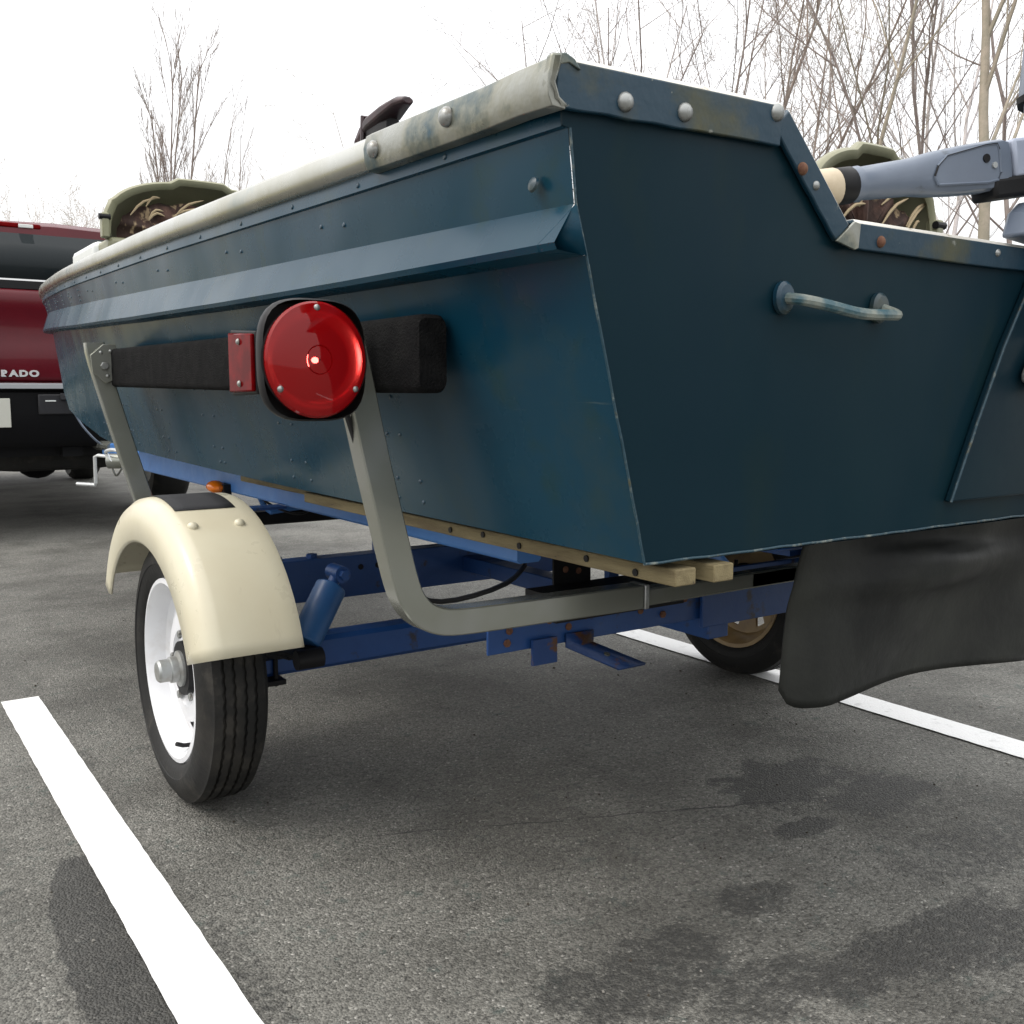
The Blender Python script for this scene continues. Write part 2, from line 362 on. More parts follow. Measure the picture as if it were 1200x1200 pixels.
rg = random.Random(77); gt = MB()
for i in range(900):
    x = rg.uniform(-.3, 3.6); y = rg.uniform(.7, 4.5); r_ = rg.uniform(.0012, .0034) * (1.5 if rg.random() < .06 else 1); a_ = rg.uniform(0, 6.28)
    if .345 < x < .458 or 2.366 < x < 2.494: continue
    q = [V((math.cos(a_ + t) * r_ * rg.uniform(.7, 1.3), math.sin(a_ + t) * r_ * rg.uniform(.7, 1.3), 0)) for t in (0, 1.5, 3.1, 4.6)]
    c = V((x, y, .0012)); gt.add([c + p for p in q] + [c + p * .5 + V((0, 0, r_ * .8)) for p in q], [(0, 1, 5, 4), (1, 2, 6, 5), (2, 3, 7, 6), (3, 0, 4, 7), (4, 5, 6, 7)], 0 if rg.random() < .7 else 1)
gt = gt.build('loose_grit', ['gritpale', 'gritdark']); gt['kind'] = 'stuff'; gt['label'] = 'loose grit and crumbs scattered over the asphalt'; gt['category'] = 'grit'

# ------------------------------------------------------------------ jon boat
KF = .9
def K(p): return CAM + (V(p) - CAM) * KF
CX = 1.70                                   # boat centre line before scaling (1.53 after)
boat = thing('jon_boat', 'dark teal flat-bottomed aluminium boat sitting on the blue trailer', 'boat', K((CX, 3.4, .675)))
ys = [.93, 1.6, 2.5, 3.5, 4.6, 5.3, 5.8]
def ext(pts): return smooth(pts, 5)
gun = ext([(.70, .935, 1.276), (.70, 1.4, 1.287), (.70, 2.1, 1.306), (.702, 2.6, 1.320), (.715, 3.25, 1.337), (.749, 3.95, 1.362), (.79, 4.5, 1.383), (.865, 5.25, 1.410), (.965, 5.78, 1.425), (1.12, 6.05, 1.43), (1.36, 6.16, 1.432), (CX, 6.2, 1.433)])
def off(c, dx, zs):                          # a hull line: gunwale plan moved inward, own heights by Y
    out = []
    for i, p in enumerate(c):
        t = c[min(i + 1, len(c) - 1)] - c[max(i - 1, 0)]; t.z = 0; t.normalize(); nrm = V((t.y, -t.x, 0))
        q = p + nrm * dx; out.append(V((min(q.x, CX), q.y, interp(p.y, *zs) if not callable(zs) else zs(p))))
    return out
top_in = off(gun, .012, lambda p: p.z - .05)
seamA = off(gun, .010, lambda p: p.z - .074)
seamB = off(gun, .016, lambda p: p.z - .076)
st_z = ([.93, 1.58, 2.26, 3.08, 4.0, 5.0, 5.8, 6.2], [1.118, 1.138, 1.157, 1.185, 1.222, 1.268, 1.30, 1.31])
sb_z = ([.93, 1.5, 2.15, 2.95, 3.85, 4.9, 5.8, 6.2], [1.073, 1.080, 1.092, 1.111, 1.141, 1.186, 1.218, 1.228])
stT = off(gun, .030, st_z)
stB = off(gun, .004, sb_z)
stB2 = off(gun, .008, ([a for a in sb_z[0]], [z - .008 for z in sb_z[1]]))
stR = off(gun, .050, ([a for a in sb_z[0]], [z - .012 for z in sb_z[1]]))
cz = ([.93, 2.2, 3.0, 3.6, 4.0, 4.35, 4.8, 5.25, 5.55, 5.85, 6.05, 6.2], [.675, .682, .690, .694, .70, .718, .762, .82, .93, 1.07, 1.17, 1.2])
chin = []
for i, p in enumerate(stR):
    dx = interp(p.y, [.93, 3.5, 4.6, 5.6, 6.2], [.125, .11, .08, .03, .01])
    t = gun[min(i + 1, len(gun) - 1)] - gun[max(i - 1, 0)]; t.z = 0; t.normalize()
    q = p + V((t.y, -t.x, 0)) * dx; chin.append(V((min(q.x, CX), q.y, interp(p.y, *cz))))
TR = lambda z: .97 - .07 * (z - .68)         # raked transom: Y as a function of height
curves = [top_in, seamA, seamB, stT, stB, stB2, stR, chin]
for c in curves + [gun]: c[0].y = TR(c[0].z)
def mid(a, b, t): return [p.lerp(q, t) for p, q in zip(a, b)]
side = [top_in, seamA, seamB, mid(seamB, stT, .5), stT, stB, stB2, stR, mid(stR, chin, .33), mid(stR, chin, .66), chin]
mir = lambda p: V((2 * CX - p.x, p.y, p.z))
for name, fn in (('side_panel', lambda p: p), ('side_panel', mir)):
    MB().grid([[K(fn(p)) for p in c] for c in side]).build(name, 'paint', boat, ang=24)
bot = [[K(p) for p in chin], [K(V((p.x + .2 * (CX - p.x), p.y, p.z - .004))) for p in chin], [K(V((CX, p.y, p.z - .006))) for p in chin], [K(mir(V((p.x + .2 * (CX - p.x), p.y, p.z - .004)))) for p in chin], [K(mir(p)) for p in chin]]
MB().grid(bot).build('bottom_panel', 'paint', boat)
# keel ribs under the bottom, floor and benches inside
MB().grid([[K(V((x, y, .74))) for x in (.93, CX, 2 * CX - .93)] for y in (.985, 2.5, 3.7)]).build('floor_deck', 'clampal', boat)
for yb in (1.35, 3.1):
    MB().bb(.905 * KF, (2 * CX - .905) * KF, yb * KF, (yb + .38) * KF, .78, .98).build('bench', 'paint', boat, bevel=.012)
# gunwale rail: rounded extrusion swept along the whole sheer
prof = [(.014, -.051), (.003, -.049), (-.004, -.039), (-.006, -.025), (-.002, -.009), (.006, -.001), (.014, .001), (.024, -.002), (.034, -.012), (.036, -.03), (.024, -.034)]
path = [K(p) for p in gun] + [K(mir(p)) for p in gun[-2::-1]]
MB().sweep(path, [(u * KF, v * KF) for u, v in prof]).build('gunwale_rail', 'gunwale', boat, ang=50)
# transom sheet with motor notch
L0 = [V((c[0].x, 0, c[0].z)) for c in (chin, stR, stB2, stB, stT, seamB, top_in)]
tz = [(p.x + .001, p.z) for p in L0 if True]
tz = [(chin[0].x, chin[0].z), (stR[0].x, stR[0].z), (stT[0].x + .004, stT[0].z), (seamB[0].x, seamB[0].z), (seamA[0].x - .004, seamA[0].z), (.700, 1.262), (1.062, 1.262), (1.208, 1.126), (CX, 1.128)]
full = tz + [(2 * CX - x, z) for x, z in tz[-2::-1]]
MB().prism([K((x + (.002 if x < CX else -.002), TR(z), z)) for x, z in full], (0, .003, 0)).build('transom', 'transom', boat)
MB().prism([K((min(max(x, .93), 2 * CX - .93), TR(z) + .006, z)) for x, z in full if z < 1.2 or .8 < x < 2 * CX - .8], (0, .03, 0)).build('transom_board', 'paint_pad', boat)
# end closure of the strake at the transom
MB().add([K((stT[0].x, TR(stT[0].z) - .004, stT[0].z)), K((stB[0].x, TR(stB[0].z) + .035, stB[0].z)), K((stB2[0].x, TR(stB2[0].z) + .035, stB2[0].z)), K((stR[0].x, TR(stR[0].z) - .004, stR[0].z))], [(0, 1, 2, 3)]).build('strake_end', 'paint', boat, solid=.002)
for a, b in (((stR, chin)), ((seamB, stT)), ((stT, stR))):
    pass
# chipped bead along the port transom corner and the bottom edge
rnd = random.Random(9)
bead = [K((c[0].x + .002 + rnd.uniform(-.001, .001), TR(c[0].z) - .0015, c[0].z)) for c in (seamB, stT, stR)]
ch = [K(V((stR[0].x + (chin[0].x - stR[0].x) * t + .001, TR(stR[0].z + (chin[0].z - stR[0].z) * t) - .0015, stR[0].z + (chin[0].z - stR[0].z) * t))) for t in [i / 14 for i in range(15)]]
ch = [p + V((rnd.uniform(-.0006, .0006), 0, rnd.uniform(-.0008, .0008))) for p in ch]
MB().tube(bead + ch[1:], .0016, 6, ref=(0, 1, 0)).build('corner_seam', 'chipped', boat)
MB().tube([K((x, TR(.674) - .001, .674 + rnd.uniform(-.0008, .0006))) for x in [chin[0].x + .03 * i for i in range(54)]], .0018, 6).build('bottom_seam', 'chipped', boat)
# caps on top of the transom
def flange(x0, z0, x1, z1, h, y_off=.0075, thick=.0055, segs=8):
    m = MB(); d = V((x1 - x0, 0, z1 - z0)); Ln = d.length; d.normalize(); nn = V((d.z, 0, -d.x))
    if nn.z > 0: nn = -nn
    return d, nn
def cap(name, p0, p1, h, label=None):
    d, nn = flange(*p0, *p1, h); m = MB(); n = 10; rows = []
    r = random.Random(int(p0[0] * 1000))
    for i in range(n + 1):
        t = i / n; x = p0[0] + (p1[0] - p0[0]) * t; z = p0[1] + (p1[1] - p0[1]) * t
        j = r.uniform(-.0012, .0012)
        lo = (x + nn.x * h, z + nn.z * (h + j)); up = (x, z)
        f = lambda q, y: K((q[0], TR(q[1]) + y, q[1]))
        th = (x - nn.x * .006, z - nn.z * .006)
        rows.append([f(lo, -.012), f(up, -.014), f(th, -.008), f(th, .055), f((x + nn.x * h * .6, z + nn.z * h * .6), .058), f((x + nn.x * h * .6, z + nn.z * h * .6), .05), f(up, .046), f(up, -.006), f(lo, -.004)])
    k = len(rows[0]); vs = [p for rr in rows for p in rr]; fs = []
    mi = []
    for i in range(n):
        for x in range(k):
            y = (x + 1) % k; fs.append((i * k + x, (i + 1) * k + x, (i + 1) * k + y, i * k + y)); mi.append(1 if x in (1, 2) else 0)
    fs += [tuple(range(k)), tuple(n * k + x for x in range(k))]; mi += [0, 0]
    m.add(vs, fs); m.m = mi
    return m.build(name, ['cap', 'capedge'], boat, bevel=.0015, label=label)
for s in (0, 1):
    fx = (lambda x: x) if s == 0 else (lambda x: 2 * CX - x)
    cap('transom_cap', (fx(.688), 1.266), (fx(1.058), 1.272), .049)
    cap('notch_cap', (fx(1.068), 1.268), (fx(1.213), 1.136), .032)
cap('sill_cap', (1.228, 1.141), (2 * CX - 1.228, 1.141), .036)
MB().prism([K((x, TR(z) - .017, z)) for x, z in ((1.185, 1.112), (1.222, 1.142), (1.236, 1.14), (1.236, 1.106), (1.228, 1.103))], (0, .004, 0)).build('notch_gusset', 'corner', boat, bevel=.001)
# bare corner cap wrapped over the port gunwale end
cp = [p for p in gun if p.y < 1.40]; cp = [V((p.x, p.y, p.z)) for p in cp]; cp[0] = V((.688, .914, 1.271)); cp[1].x -= .004
cprof = [(.012, -.057), (-.006, -.055), (-.011, -.044), (-.013, -.024), (-.008, -.005), (.002, .0005), (.010, .002), (.022, -.003), (.030, -.014), (.014, -.008), (-.002, -.012), (-.005, -.028), (-.003, -.047), (.012, -.050)]
r9 = random.Random(3)
m = MB().sweep([K(p) for p in cp], [(u * KF, v * KF) for u, v in cprof])
m.v = [p + V((r9.uniform(-.0004, .0004), r9.uniform(-.0005, .0005), r9.uniform(-.0004, .0004))) for p in m.v]
m.build('corner_cap', 'corner', boat, ang=50, bevel=.001)
# crumpled fold where the corner meets the transom
m = MB(); ff = [(.678, 1.270, -.017), (.692, 1.272, -.018), (.690, 1.258, -.0185), (.684, 1.24, -.0185), (.690, 1.226, -.0185), (.704, 1.218, -.018), (.696, 1.213, -.013), (.684, 1.216, -.012), (.676, 1.24, -.012)]
m.prism([K((x, TR(z) + y, z)) for x, z, y in ff], (0, .012, 0)); m.build('corner_fold', 'corner', boat, bevel=.003)
dome_b = scaled(dome, .0105, 'bolt_head', 'steel'); dome_r = scaled(dome, .008, 'rusty_bolt_head', 'rust')
for x, z in ((.788, 1.236), (.883, 1.239), (1.046, 1.263)):
    put('bolt', dome_b, K((x, TR(z) - .012, z)), boat, FACE_REAR)
    put('bolt', dome_b, K((2 * CX - x, TR(z) - .012, z)), boat, FACE_REAR)
put('bolt', dome_r, K((1.105, TR(1.205) - .012, 1.2)), boat, FACE_REAR)
put('bolt', scaled(dome, .006, 'small_bolt_head', 'steel'), K((1.136, TR(1.18) - .012, 1.182)), boat, FACE_REAR)
for x, z in ((1.29, 1.12), (1.60, 1.128)): put('bolt', dome_r if x < 1.4 else bpy.data.meshes['small_bolt_head'], K((x, TR(z) - .012, z)), boat, FACE_REAR)
big = scaled(dome, .012, 'corner_bolt_head', 'steel')
for y in (1.365, 1.155): put('bolt', big, K((.6875, y, 1.256)), boat, (0, R(-90), 0))
# rivets over the side panels
rv = MB(); r = random.Random(12)
def hull(c, i): return c[i]
def rivet(p, r_=.0042):
    p = K(p); q = MB().lathe([(1, 0), (.85, .3), (.5, .48), (0.001, .55)], (0, 0, 0), (-1, 0, .25), 10)
    rv.add([p + v * r_ for v in q.v], q.f)
def at(c, y):
    for i in range(len(c) - 1):
        if c[i].y <= y <= c[i + 1].y:
            t = (y - c[i].y) / max(1e-6, c[i + 1].y - c[i].y); return c[i].lerp(c[i + 1], t)
    return c[0]
y = 1.2
while y < 5.6:
    rivet(at(mid(top_in, seamA, .6), y)); y += .27
for yy in (1.55, 2.05, 2.6, 3.1, 3.6, 4.1, 4.6, 5.0):
    for dy in (0, .09): rivet(at(mid(seamB, stT, .42 if dy else .5), yy + dy))
    for t in (.45, .62, .83, .93):
        for dy in (0, .07): rivet(at(mid(stR, chin, t), yy + dy + r.uniform(-.02, .02)))
for yy in (3.9, 4.15, 4.4, 4.7, 5.0, 5.25):
    for t in (.25, .55, .8): rivet(at(mid(seamB, stT, t), yy))
rivet(V((.716, 1.0, 1.148)), .009)
o = rv.build('rivets', 'cap', boat); o['kind'] = 'stuff'
# grab handle on the transom
def handle(s):
    fx = (lambda x: x) if s == 0 else (lambda x: 2 * CX - x)
    a, b = K((fx(1.098), TR(1.03) - .002, 1.030)), K((fx(1.312), TR(1.03) - .002, 1.026)); h = MB()
    path = smooth([a + V((0, -.004, 0)), a + V((.006 * (1 - 2 * s), -.028, -.004)), a + V((.04 * (1 - 2 * s), -.040, -.010)), a.lerp(b, .5) + V((0, -.046, -.016)), b + V((-.03 * (1 - 2 * s), -.044, -.013)), b + V((0, -.03, -.010)), b + V((.002, -.004, 0))], 4)
    hb = h.tube(path, .0072, 10).build('grab_handle', 'handle', boat)
    for c in (a, b):
        e = MB(); e.lathe([(.0165, 0), (.0165, .006), (.013, .010), (.001, .011)], (0, 0, 0), (0, -1, 0), 18)
        e.v = [V((p.x, p.y, p.z * 1.25)) + c for p in e.v]; e.build('mount', 'cap', hb)
M['handle'] = mat('worn_handle_paint', (.03, .085, .105), .42, 0, (.2, .22, .19), 16, .45, .58, .15, 60)
handle(0); handle(1)
# motor pad (bevel edged board on the transom)
pd = [(1.717, 1.098), (1.549, .716), (2 * CX - 1.549, .716), (2 * CX - 1.717 + .0, 1.098)]
pd = [(1.717, 1.098), (1.652, .975), (1.60, .85), (1.549, .716), (2.15, .716), (2.10, .85), (2.05, .975), (1.985, 1.098)]
MB().prism([K((x, TR(z) - .014, z)) for x, z in pd], (0, .0122, 0)).build('motor_pad', 'paint_pad', boat, bevel=.003)
MB().tube([K((x + .001, TR(z) - .014, z)) for x, z in pd[:4]], .0021, 6, ref=(0, 1, 0)).build('pad_edge', 'chipped', boat)

# ------------------------------------------------------------------ trailer
TX = 1.53
mx = lambda x: 2 * TX - x
tr = thing('boat_trailer', 'blue boat trailer with cream fenders carrying the teal boat', 'trailer', (TX, 2.18, 0))
WY, WZ, WR = 2.18, .293, .293
def wheel(cx, sgn, paint, lab=None):
    # sgn -1: outer face towards -X
    ax = V((sgn, 0, 0)); o = V((cx, WY, WZ)); hw = .064
    rr = .205
    prof = [(rr, hw - .012), (rr - .002, hw - .004), (rr - .012, hw - .002), (rr - .02, hw - .012), (rr - .026, hw - .03), (rr - .03, hw - .045), (rr - .045, hw - .055), (.15, hw - .052), (.12, hw - .04), (.085, hw - .036), (.075, hw - .045), (.04, hw - .045)]
    back = [(.04, hw - .052), (.075, hw - .052), (.12, hw - .05), (.15, hw - .06), (rr - .04, hw - .065), (rr - .03, -hw + .03), (rr - .012, -hw + .006), (rr, -hw + .004), (rr, -hw + .012)]
    m = MB().lathe(prof + back, o, ax, 48, close=True); kk = len(prof + back)
    m.f = [f_ for i, f_ in enumerate(m.f) if not ((i // kk) % 6 in (1, 2) and i % kk in (7, 14))]; m.m = [0] * len(m.f)
    wh = m.build('wheel', paint, tr, ang=40, label=lab)
    t = []
    for r_, h in ((rr - .004, hw - .014), (rr + .004, hw - .002), (rr + .016, hw + .004), (rr + .03, hw + .007), (rr + .031, hw + .009), (rr + .036, hw + .009), (rr + .05, hw + .006), (WR - .024, hw + .001), (WR - .012, hw - .009)): t.append((r_, h))
    tread = []
    W = hw - .012
    gx = [-.62, -.22, .22, .62]
    tread.append((WR - .004, W))
    for gg in reversed(gx):
        tread += [(WR - .0005 * abs(gg), gg * W + .0035), (WR - .008, gg * W + .0024), (WR - .008, gg * W - .0024), (WR - .0005 * abs(gg), gg * W - .0035)]
    tread.append((WR - .004, -W))
    t += tread + [(r_, -h) for r_, h in reversed(t)]
    ty = MB(); n = 144; k = len(t); a = ax.cross(V((0, 0, 1))).normalized(); b = ax.cross(a); vs = []
    for i in range(n):
        th = 2 * math.pi * i / n; d = a * math.cos(th) + b * math.sin(th); zz = .0014 * (1 if i % 2 else -1)
        for q, (r_, h) in enumerate(t):
            vs.append(o + d * r_ + ax * (h + (zz if 10 <= q <= 25 and abs(h) < .62 * W + .004 else 0)))
    fs = [(i * k + x, ((i + 1) % n) * k + x, ((i + 1) % n) * k + x + 1, i * k + x + 1) for i in range(n) for x in range(k - 1)]
    ty.add(vs, fs)
    for p in ty.v:                                     # slight squash at the contact patch
        if p.z < .004: p.z = .004
    ty.build('tyre', 'tyre', wh, ang=40)
    MB().lathe([(.001, hw + .022), (.021, hw + .022), (.025, hw + .017), (.025, hw - .004), (.029, hw - .006), (.029, hw - .02), (.04, hw - .024), (.04, hw - .05)], o, ax, 24).build('hub', 'clampal', wh)
    MB().cyl(o + ax * (hw - .03) + V((0, -.0, 0)), o + ax * (hw - .052), .06, .062, 20).build('hub_flange', 'dark', wh)
    nut = scaled(hexm, .0095, 'lug_nut', 'steel')
    for i in range(5):
        a_ = R(72 * i + 10); put('lug_nut', nut, o + ax * (hw - .036) + V((0, .075 * math.sin(a_), .075 * math.cos(a_))), wh, (0, R(90) * sgn, 0))
    MB().tube([o + ax * (hw - .05) + V((0, -.02, -.172)), o + ax * (hw - .02) + V((0, -.03, -.166)), o + ax * (hw - .004) + V((0, -.035, -.158))], .005, 8).build('valve_stem', 'dark', wh)
    return wh
wheel(.636, -1, 'white', 'white spoke-slotted wheel with ribbed tyre'); wheel(mx(.665), 1, 'gold', 'tan painted wheel half hidden by the flap')
# fenders: rounded arch with rolled outer skirt
def fender(s):
    xo, xi = .525, .722
    X = (lambda x: x) if s == 0 else mx
    rows = []; n = 36
    for i in range(n + 1):
        a = R(16 + 141 * i / n); ca, sa = math.cos(a), math.sin(a)   # a=0 rear, 180 front
        hw_, hh = .425, .362
        if sa < 0: sa *= 1.0
        row = []
        for (dx, inset) in ((0.004, .094), (0.0, .088), (.001, .05), (.010, .016), (.026, .003), (.045, 0), (.09, 0), (.13, 0), (.165, 0), (xi - xo - .008, 0), (xi - xo, .002), (xi - xo, .008)):
            ex = 1.0
            row.append(V((X(xo + dx), WY - .005 - ca * (hw_ - inset) , WZ + .0 + max(sa, -.2) * (hh - inset) + .02)))
        rows.append(row)
    m = MB().grid(rows); f = m.build('fender', 'cream', tr, ang=60, solid=.004, label='cream rounded fender with black grip tape on its crown' if s == 0 else None)
    # grip tape on the crown
    trow = []
    for i in range(13):
        a = R(72 + 42 * i / 12); ca, sa = math.cos(a), math.sin(a)
        trow.append([V((X(xo + dx), WY - .005 - ca * (.425 + .0035 - ins), WZ + sa * (.362 + .0035 - ins) + .02)) for dx, ins in ((.04, .0005), (.07, 0), (.10, 0), (.13, 0), (.165, 0))])
    MB().grid(trow).build('grip_tape', 'tape', f, solid=.0008)
    bm_ = scaled(dome, .011, 'fender_bolt_head', 'cream')
    for dx in (.055, .15):
        a = R(62); put('bolt', bm_, V((X(xo + dx), WY - .005 - math.cos(a) * .427, WZ + math.sin(a) * .364 + .02)), f, (R(28), 0, 0))
    MB().bb(*sorted((X(.70), X(.96))), WY + .26, WY + .32, .60, .607).build('bracket', 'blue', f)
fender(0); fender(1)
# axle, springs, shocks
MB().sweep([(.74, WY, .288), (mx(.74), WY, .288)], rectprof(.075, .078, .01)).build('axle', 'blue', tr)
for X in ((lambda x: x), mx):
    m = MB(); xx = X(.775)
    for i in range(4):
        Ln = .31 - .06 * i
        m.sweep([(xx, WY + Ln * t, .36 - .012 * i - .05 * (1 - abs(t)) ** 1.5 + .05 * abs(t) * 0) for t in (-1, -.75, -.5, -.25, 0, .25, .5, .75, 1)], rectprof(.045, .008, .002))
    m.cyl((xx - .028, WY - .31, .358), (xx + .028, WY - .31, .358), .02); m.cyl((xx - .028, WY + .31, .358), (xx + .028, WY + .31, .358), .02)
    m.build('leaf_spring', 'dark', tr)
    m = MB()
    for dy in (-.045, .045): m.cyl((xx - .028, WY + dy, .23), (xx - .028, WY + dy, .38), .006, n=8); m.cyl((xx + .028, WY + dy, .23), (xx + .028, WY + dy, .38), .006, n=8)
    m.bb(xx - .045, xx + .045, WY - .065, WY + .065, .236, .247); m.build('spring_clamp', 'dark', tr)
    a, b = V((X(.845), 2.07, .335)), V((X(.960), 2.13, .478)); d = (b - a)
    sh = MB().cyl(a + d * .02, a + d * .80, .037, .037, 20).build('shock_absorber', 'bluem', tr, bevel=.004)
    MB().cyl(a + d * .7, a + d * 1.0, .014).cyl(b - V((0, .03, 0)), b + V((0, .03, 0)), .02, n=14).cyl(b - V((0, .045, 0)), b - V((0, .03, 0)), .012, n=6).build('eye', 'blue', sh)
    m = MB().bb(min(X(.79), X(.875)), max(X(.79), X(.875)), 2.03, 2.12, .318, .332); m.build('spring_pad', 'dark', tr)
def holes(m_, pts, axis, r_=.008):
    q = MB()
    for p in pts:
        p = V(p); q.cyl(p, p + V(axis) * .002, r_, n=12)
    return q
# main cross channel ahead of the axle (C section)
m = MB().bb(.72, mx(.72), 2.45, 2.456, .345, .458).bb(.72, mx(.72), 2.456, 2.51, .452, .458).bb(.72, mx(.72), 2.456, 2.51, .345, .351)
cr = m.build('cross_channel', 'blue', tr, bevel=.0015)
holes(None, [(1.12 + .052 * i, 2.4492, .425) for i in range(3)], (0, -1, 0)).build('bolt_holes', 'dark', cr)['kind'] = 'stuff'
hx = scaled(hexm, .016, 'hex_bolt_head', 'blue')
for x in (.945, 1.045): put('bolt', hx, (x, 2.485, .458), cr)
# rails along the boat, running together into the tongue
for X in ((lambda x: x), mx):
    m = MB().sweep([(X(.98), 1.38, .645), (X(.98), 3.9, .645), (X(1.47), 5.9, .56)], rectprof(.05, .075, .005)); m.build('side_rail', 'bluel', tr)
    m = MB().bb(min(X(1.235), X(1.28)), max(X(1.235), X(1.28)), 2.462, 2.505, .458, .61); m.build('riser_post', 'blue', tr)
    # wooden bunks carrying the hull
    for x, y0 in ((.835, .868), (.895, .862)):
        q = MB().bb(min(X(x), X(x + .035)), max(X(x), X(x + .035)), y0, 2.02 if x < .88 else 2.6, .664, .6865 - (0 if x > .88 else .001)); wb = q.build('bunk_board', 'wood', tr, bevel=.002)
        if x < .88:
            holes(None, [(X(x) - (.0005 if X(x) < TX else -.0005), yy, zz) for yy, zz in ((.94, .672), (1.04, .676), (1.2, .673), (1.3, .678), (1.4, .674))], (-1 if X(x) < TX else 1, 0, 0), .0048).build('screw_holes', 'dark', wb)['kind'] = 'stuff'
# dark crossbar further forward
MB().sweep([(.80, 3.0, .508), (mx(.80), 3.0, .508)], rectprof(.045, .042, .005)).build('front_crossbar', 'dark', tr)
for X in ((lambda x: x), mx): MB().bb(min(X(.97), X(1.0)), max(X(.97), X(1.0)), 2.99, 3.02, .528, .61).build('riser_post', 'blue', tr)
MB().bb(1.13, 1.155, 3.52, 3.545, .36, .61).build('hanger_bar', 'bluel', tr)
# low bracket with wire loop and amber marker
MB().tube([(1.08, 3.0, .61), (1.10, 2.98, .545), (1.115, 2.97, .53), (1.23, 2.97, .54), (1.26, 2.97, .60)], .010, 8).build('step_bracket', 'bluel', tr)
MB().tube(smooth([(1.03, 2.9, .612), (1.08, 2.85, .56), (1.16, 2.82, .535), (1.24, 2.85, .58)], 5), .004, 6).build('lamp_wire', 'stem', tr)
am = MB().bb(.935, .957, 2.86, 2.98, .602, .632).build('marker_bracket', 'dark', tr)
MB().ball((.93, 2.92, .622), (.026, .05, .019), 14).build('amber_lens', 'amber', am)
# rear cross member with its plates
m = MB().bb(.94, mx(.94), 1.45, 1.456, .432, .497).bb(.94, mx(.94), 1.456, 1.51, .491, .497); rc = m.build('rear_crossmember', 'blue', tr, bevel=.0015)
holes(None, [(.985, 1.449, .472), (1.075, 1.449, .48), (1.12, 1.449, .462), (1.16, 1.449, .478), (1.2, 1.449, .478), (1.3, 1.449, .47)], (0, -1, 0), .007).build('bolt_holes', 'rust', rc)['kind'] = 'stuff'
MB().bb(1.03, 1.085, 1.437, 1.444, .402, .45).build('hanging_tab', 'rustblue', tr)
m = MB().add([(1.11, 1.443, .45), (1.175, 1.443, .45), (1.175, 1.443, .425), (1.11, 1.443, .425), (1.17, 1.36, .392), (1.235, 1.36, .392)], [(0, 1, 2, 3), (3, 2, 5, 4)]); tb = m.build('bent_tab', 'rustblue', tr, solid=.005)
holes(None, [(1.172, 1.397, .4115)], (0, -.35, .9), .006).build('tab_hole', 'galv', tb)
MB().bb(1.46, mx(1.46) + .3, 1.436, 1.446, .415, .535).build('rear_plate', 'blue', tr, bevel=.002)
for X in ((lambda x: x), mx): MB().bb(min(X(1.24), X(1.275)), max(X(1.24), X(1.275)), 1.5, 3.1, .61, .684).build('inner_bunk', 'carpet', tr, bevel=.003)
MB().bb(1.50, 1.56, 1.457, 2.449, .38, .425).build('frame_spine', 'blue', tr, bevel=.003)
# drilled hanger plate under the bunk
for X in ((lambda x: x), mx):
    q = MB().bb(min(X(1.06), X(1.145)), max(X(1.06), X(1.145)), 1.415, 1.42, .5, .61); hp = q.build('hanger_plate', 'dark', tr)
    holes(None, [(X(1.08), 1.414, .54), (X(1.12), 1.414, .54), (X(1.085), 1.414, .58), (X(1.115), 1.414, .575)], (0, -1, 0), .006).build('plate_holes', 'rust', hp)['kind'] = 'stuff'
# guide posts
def rear_guide(X, sg):
    Y = 1.30
    path = [(X(.602), Y, .99), (X(.617), Y, .92), (X(.643), Y, .80), (X(.672), Y, .68), (X(.684), Y, .632), (X(.697), Y, .594), (X(.720), Y, .566), (X(.756), Y, .551), (X(.81), Y, .547), (X(1.155), Y, .543)]
    pth = smooth(path[:4], 2) + smooth(path[4:9], 4) + [V(path[9])]
    gp = MB().sweep(pth, rectprof(.042, .040, .0022), ref=(0, 1, 0)).build('guide_post', 'galv', tr, ang=28)
    m = MB().sweep([(X(1.13), Y, .540), (X(1.62), Y, .542)], rectprof(.031, .031, .003), ref=(0, 1, 0)); m.build('inner_sleeve', 'galv', gp)
    m = MB().bb(min(X(1.158), X(1.168)), max(X(1.158), X(1.168)), Y - .022, Y + .022, .521, .565); m.build('clamp_collar', 'clampal', gp, bevel=.002)
    put('bolt', scaled(hexm, .011, 'clamp_bolt', 'steel'), (X(1.24), Y, .5575), gp)
    put('bolt', bpy.data.meshes['clamp_bolt'], (X(1.27), Y, .5575), gp)
    m = MB().bb(min(X(1.0), X(1.3)), max(X(1.0), X(1.3)), Y + .028, Y + .12, .507, .553); m.build('mount_bracket', 'dark', gp)
rear_guide(lambda x: x, 1); rear_guide(mx, -1)
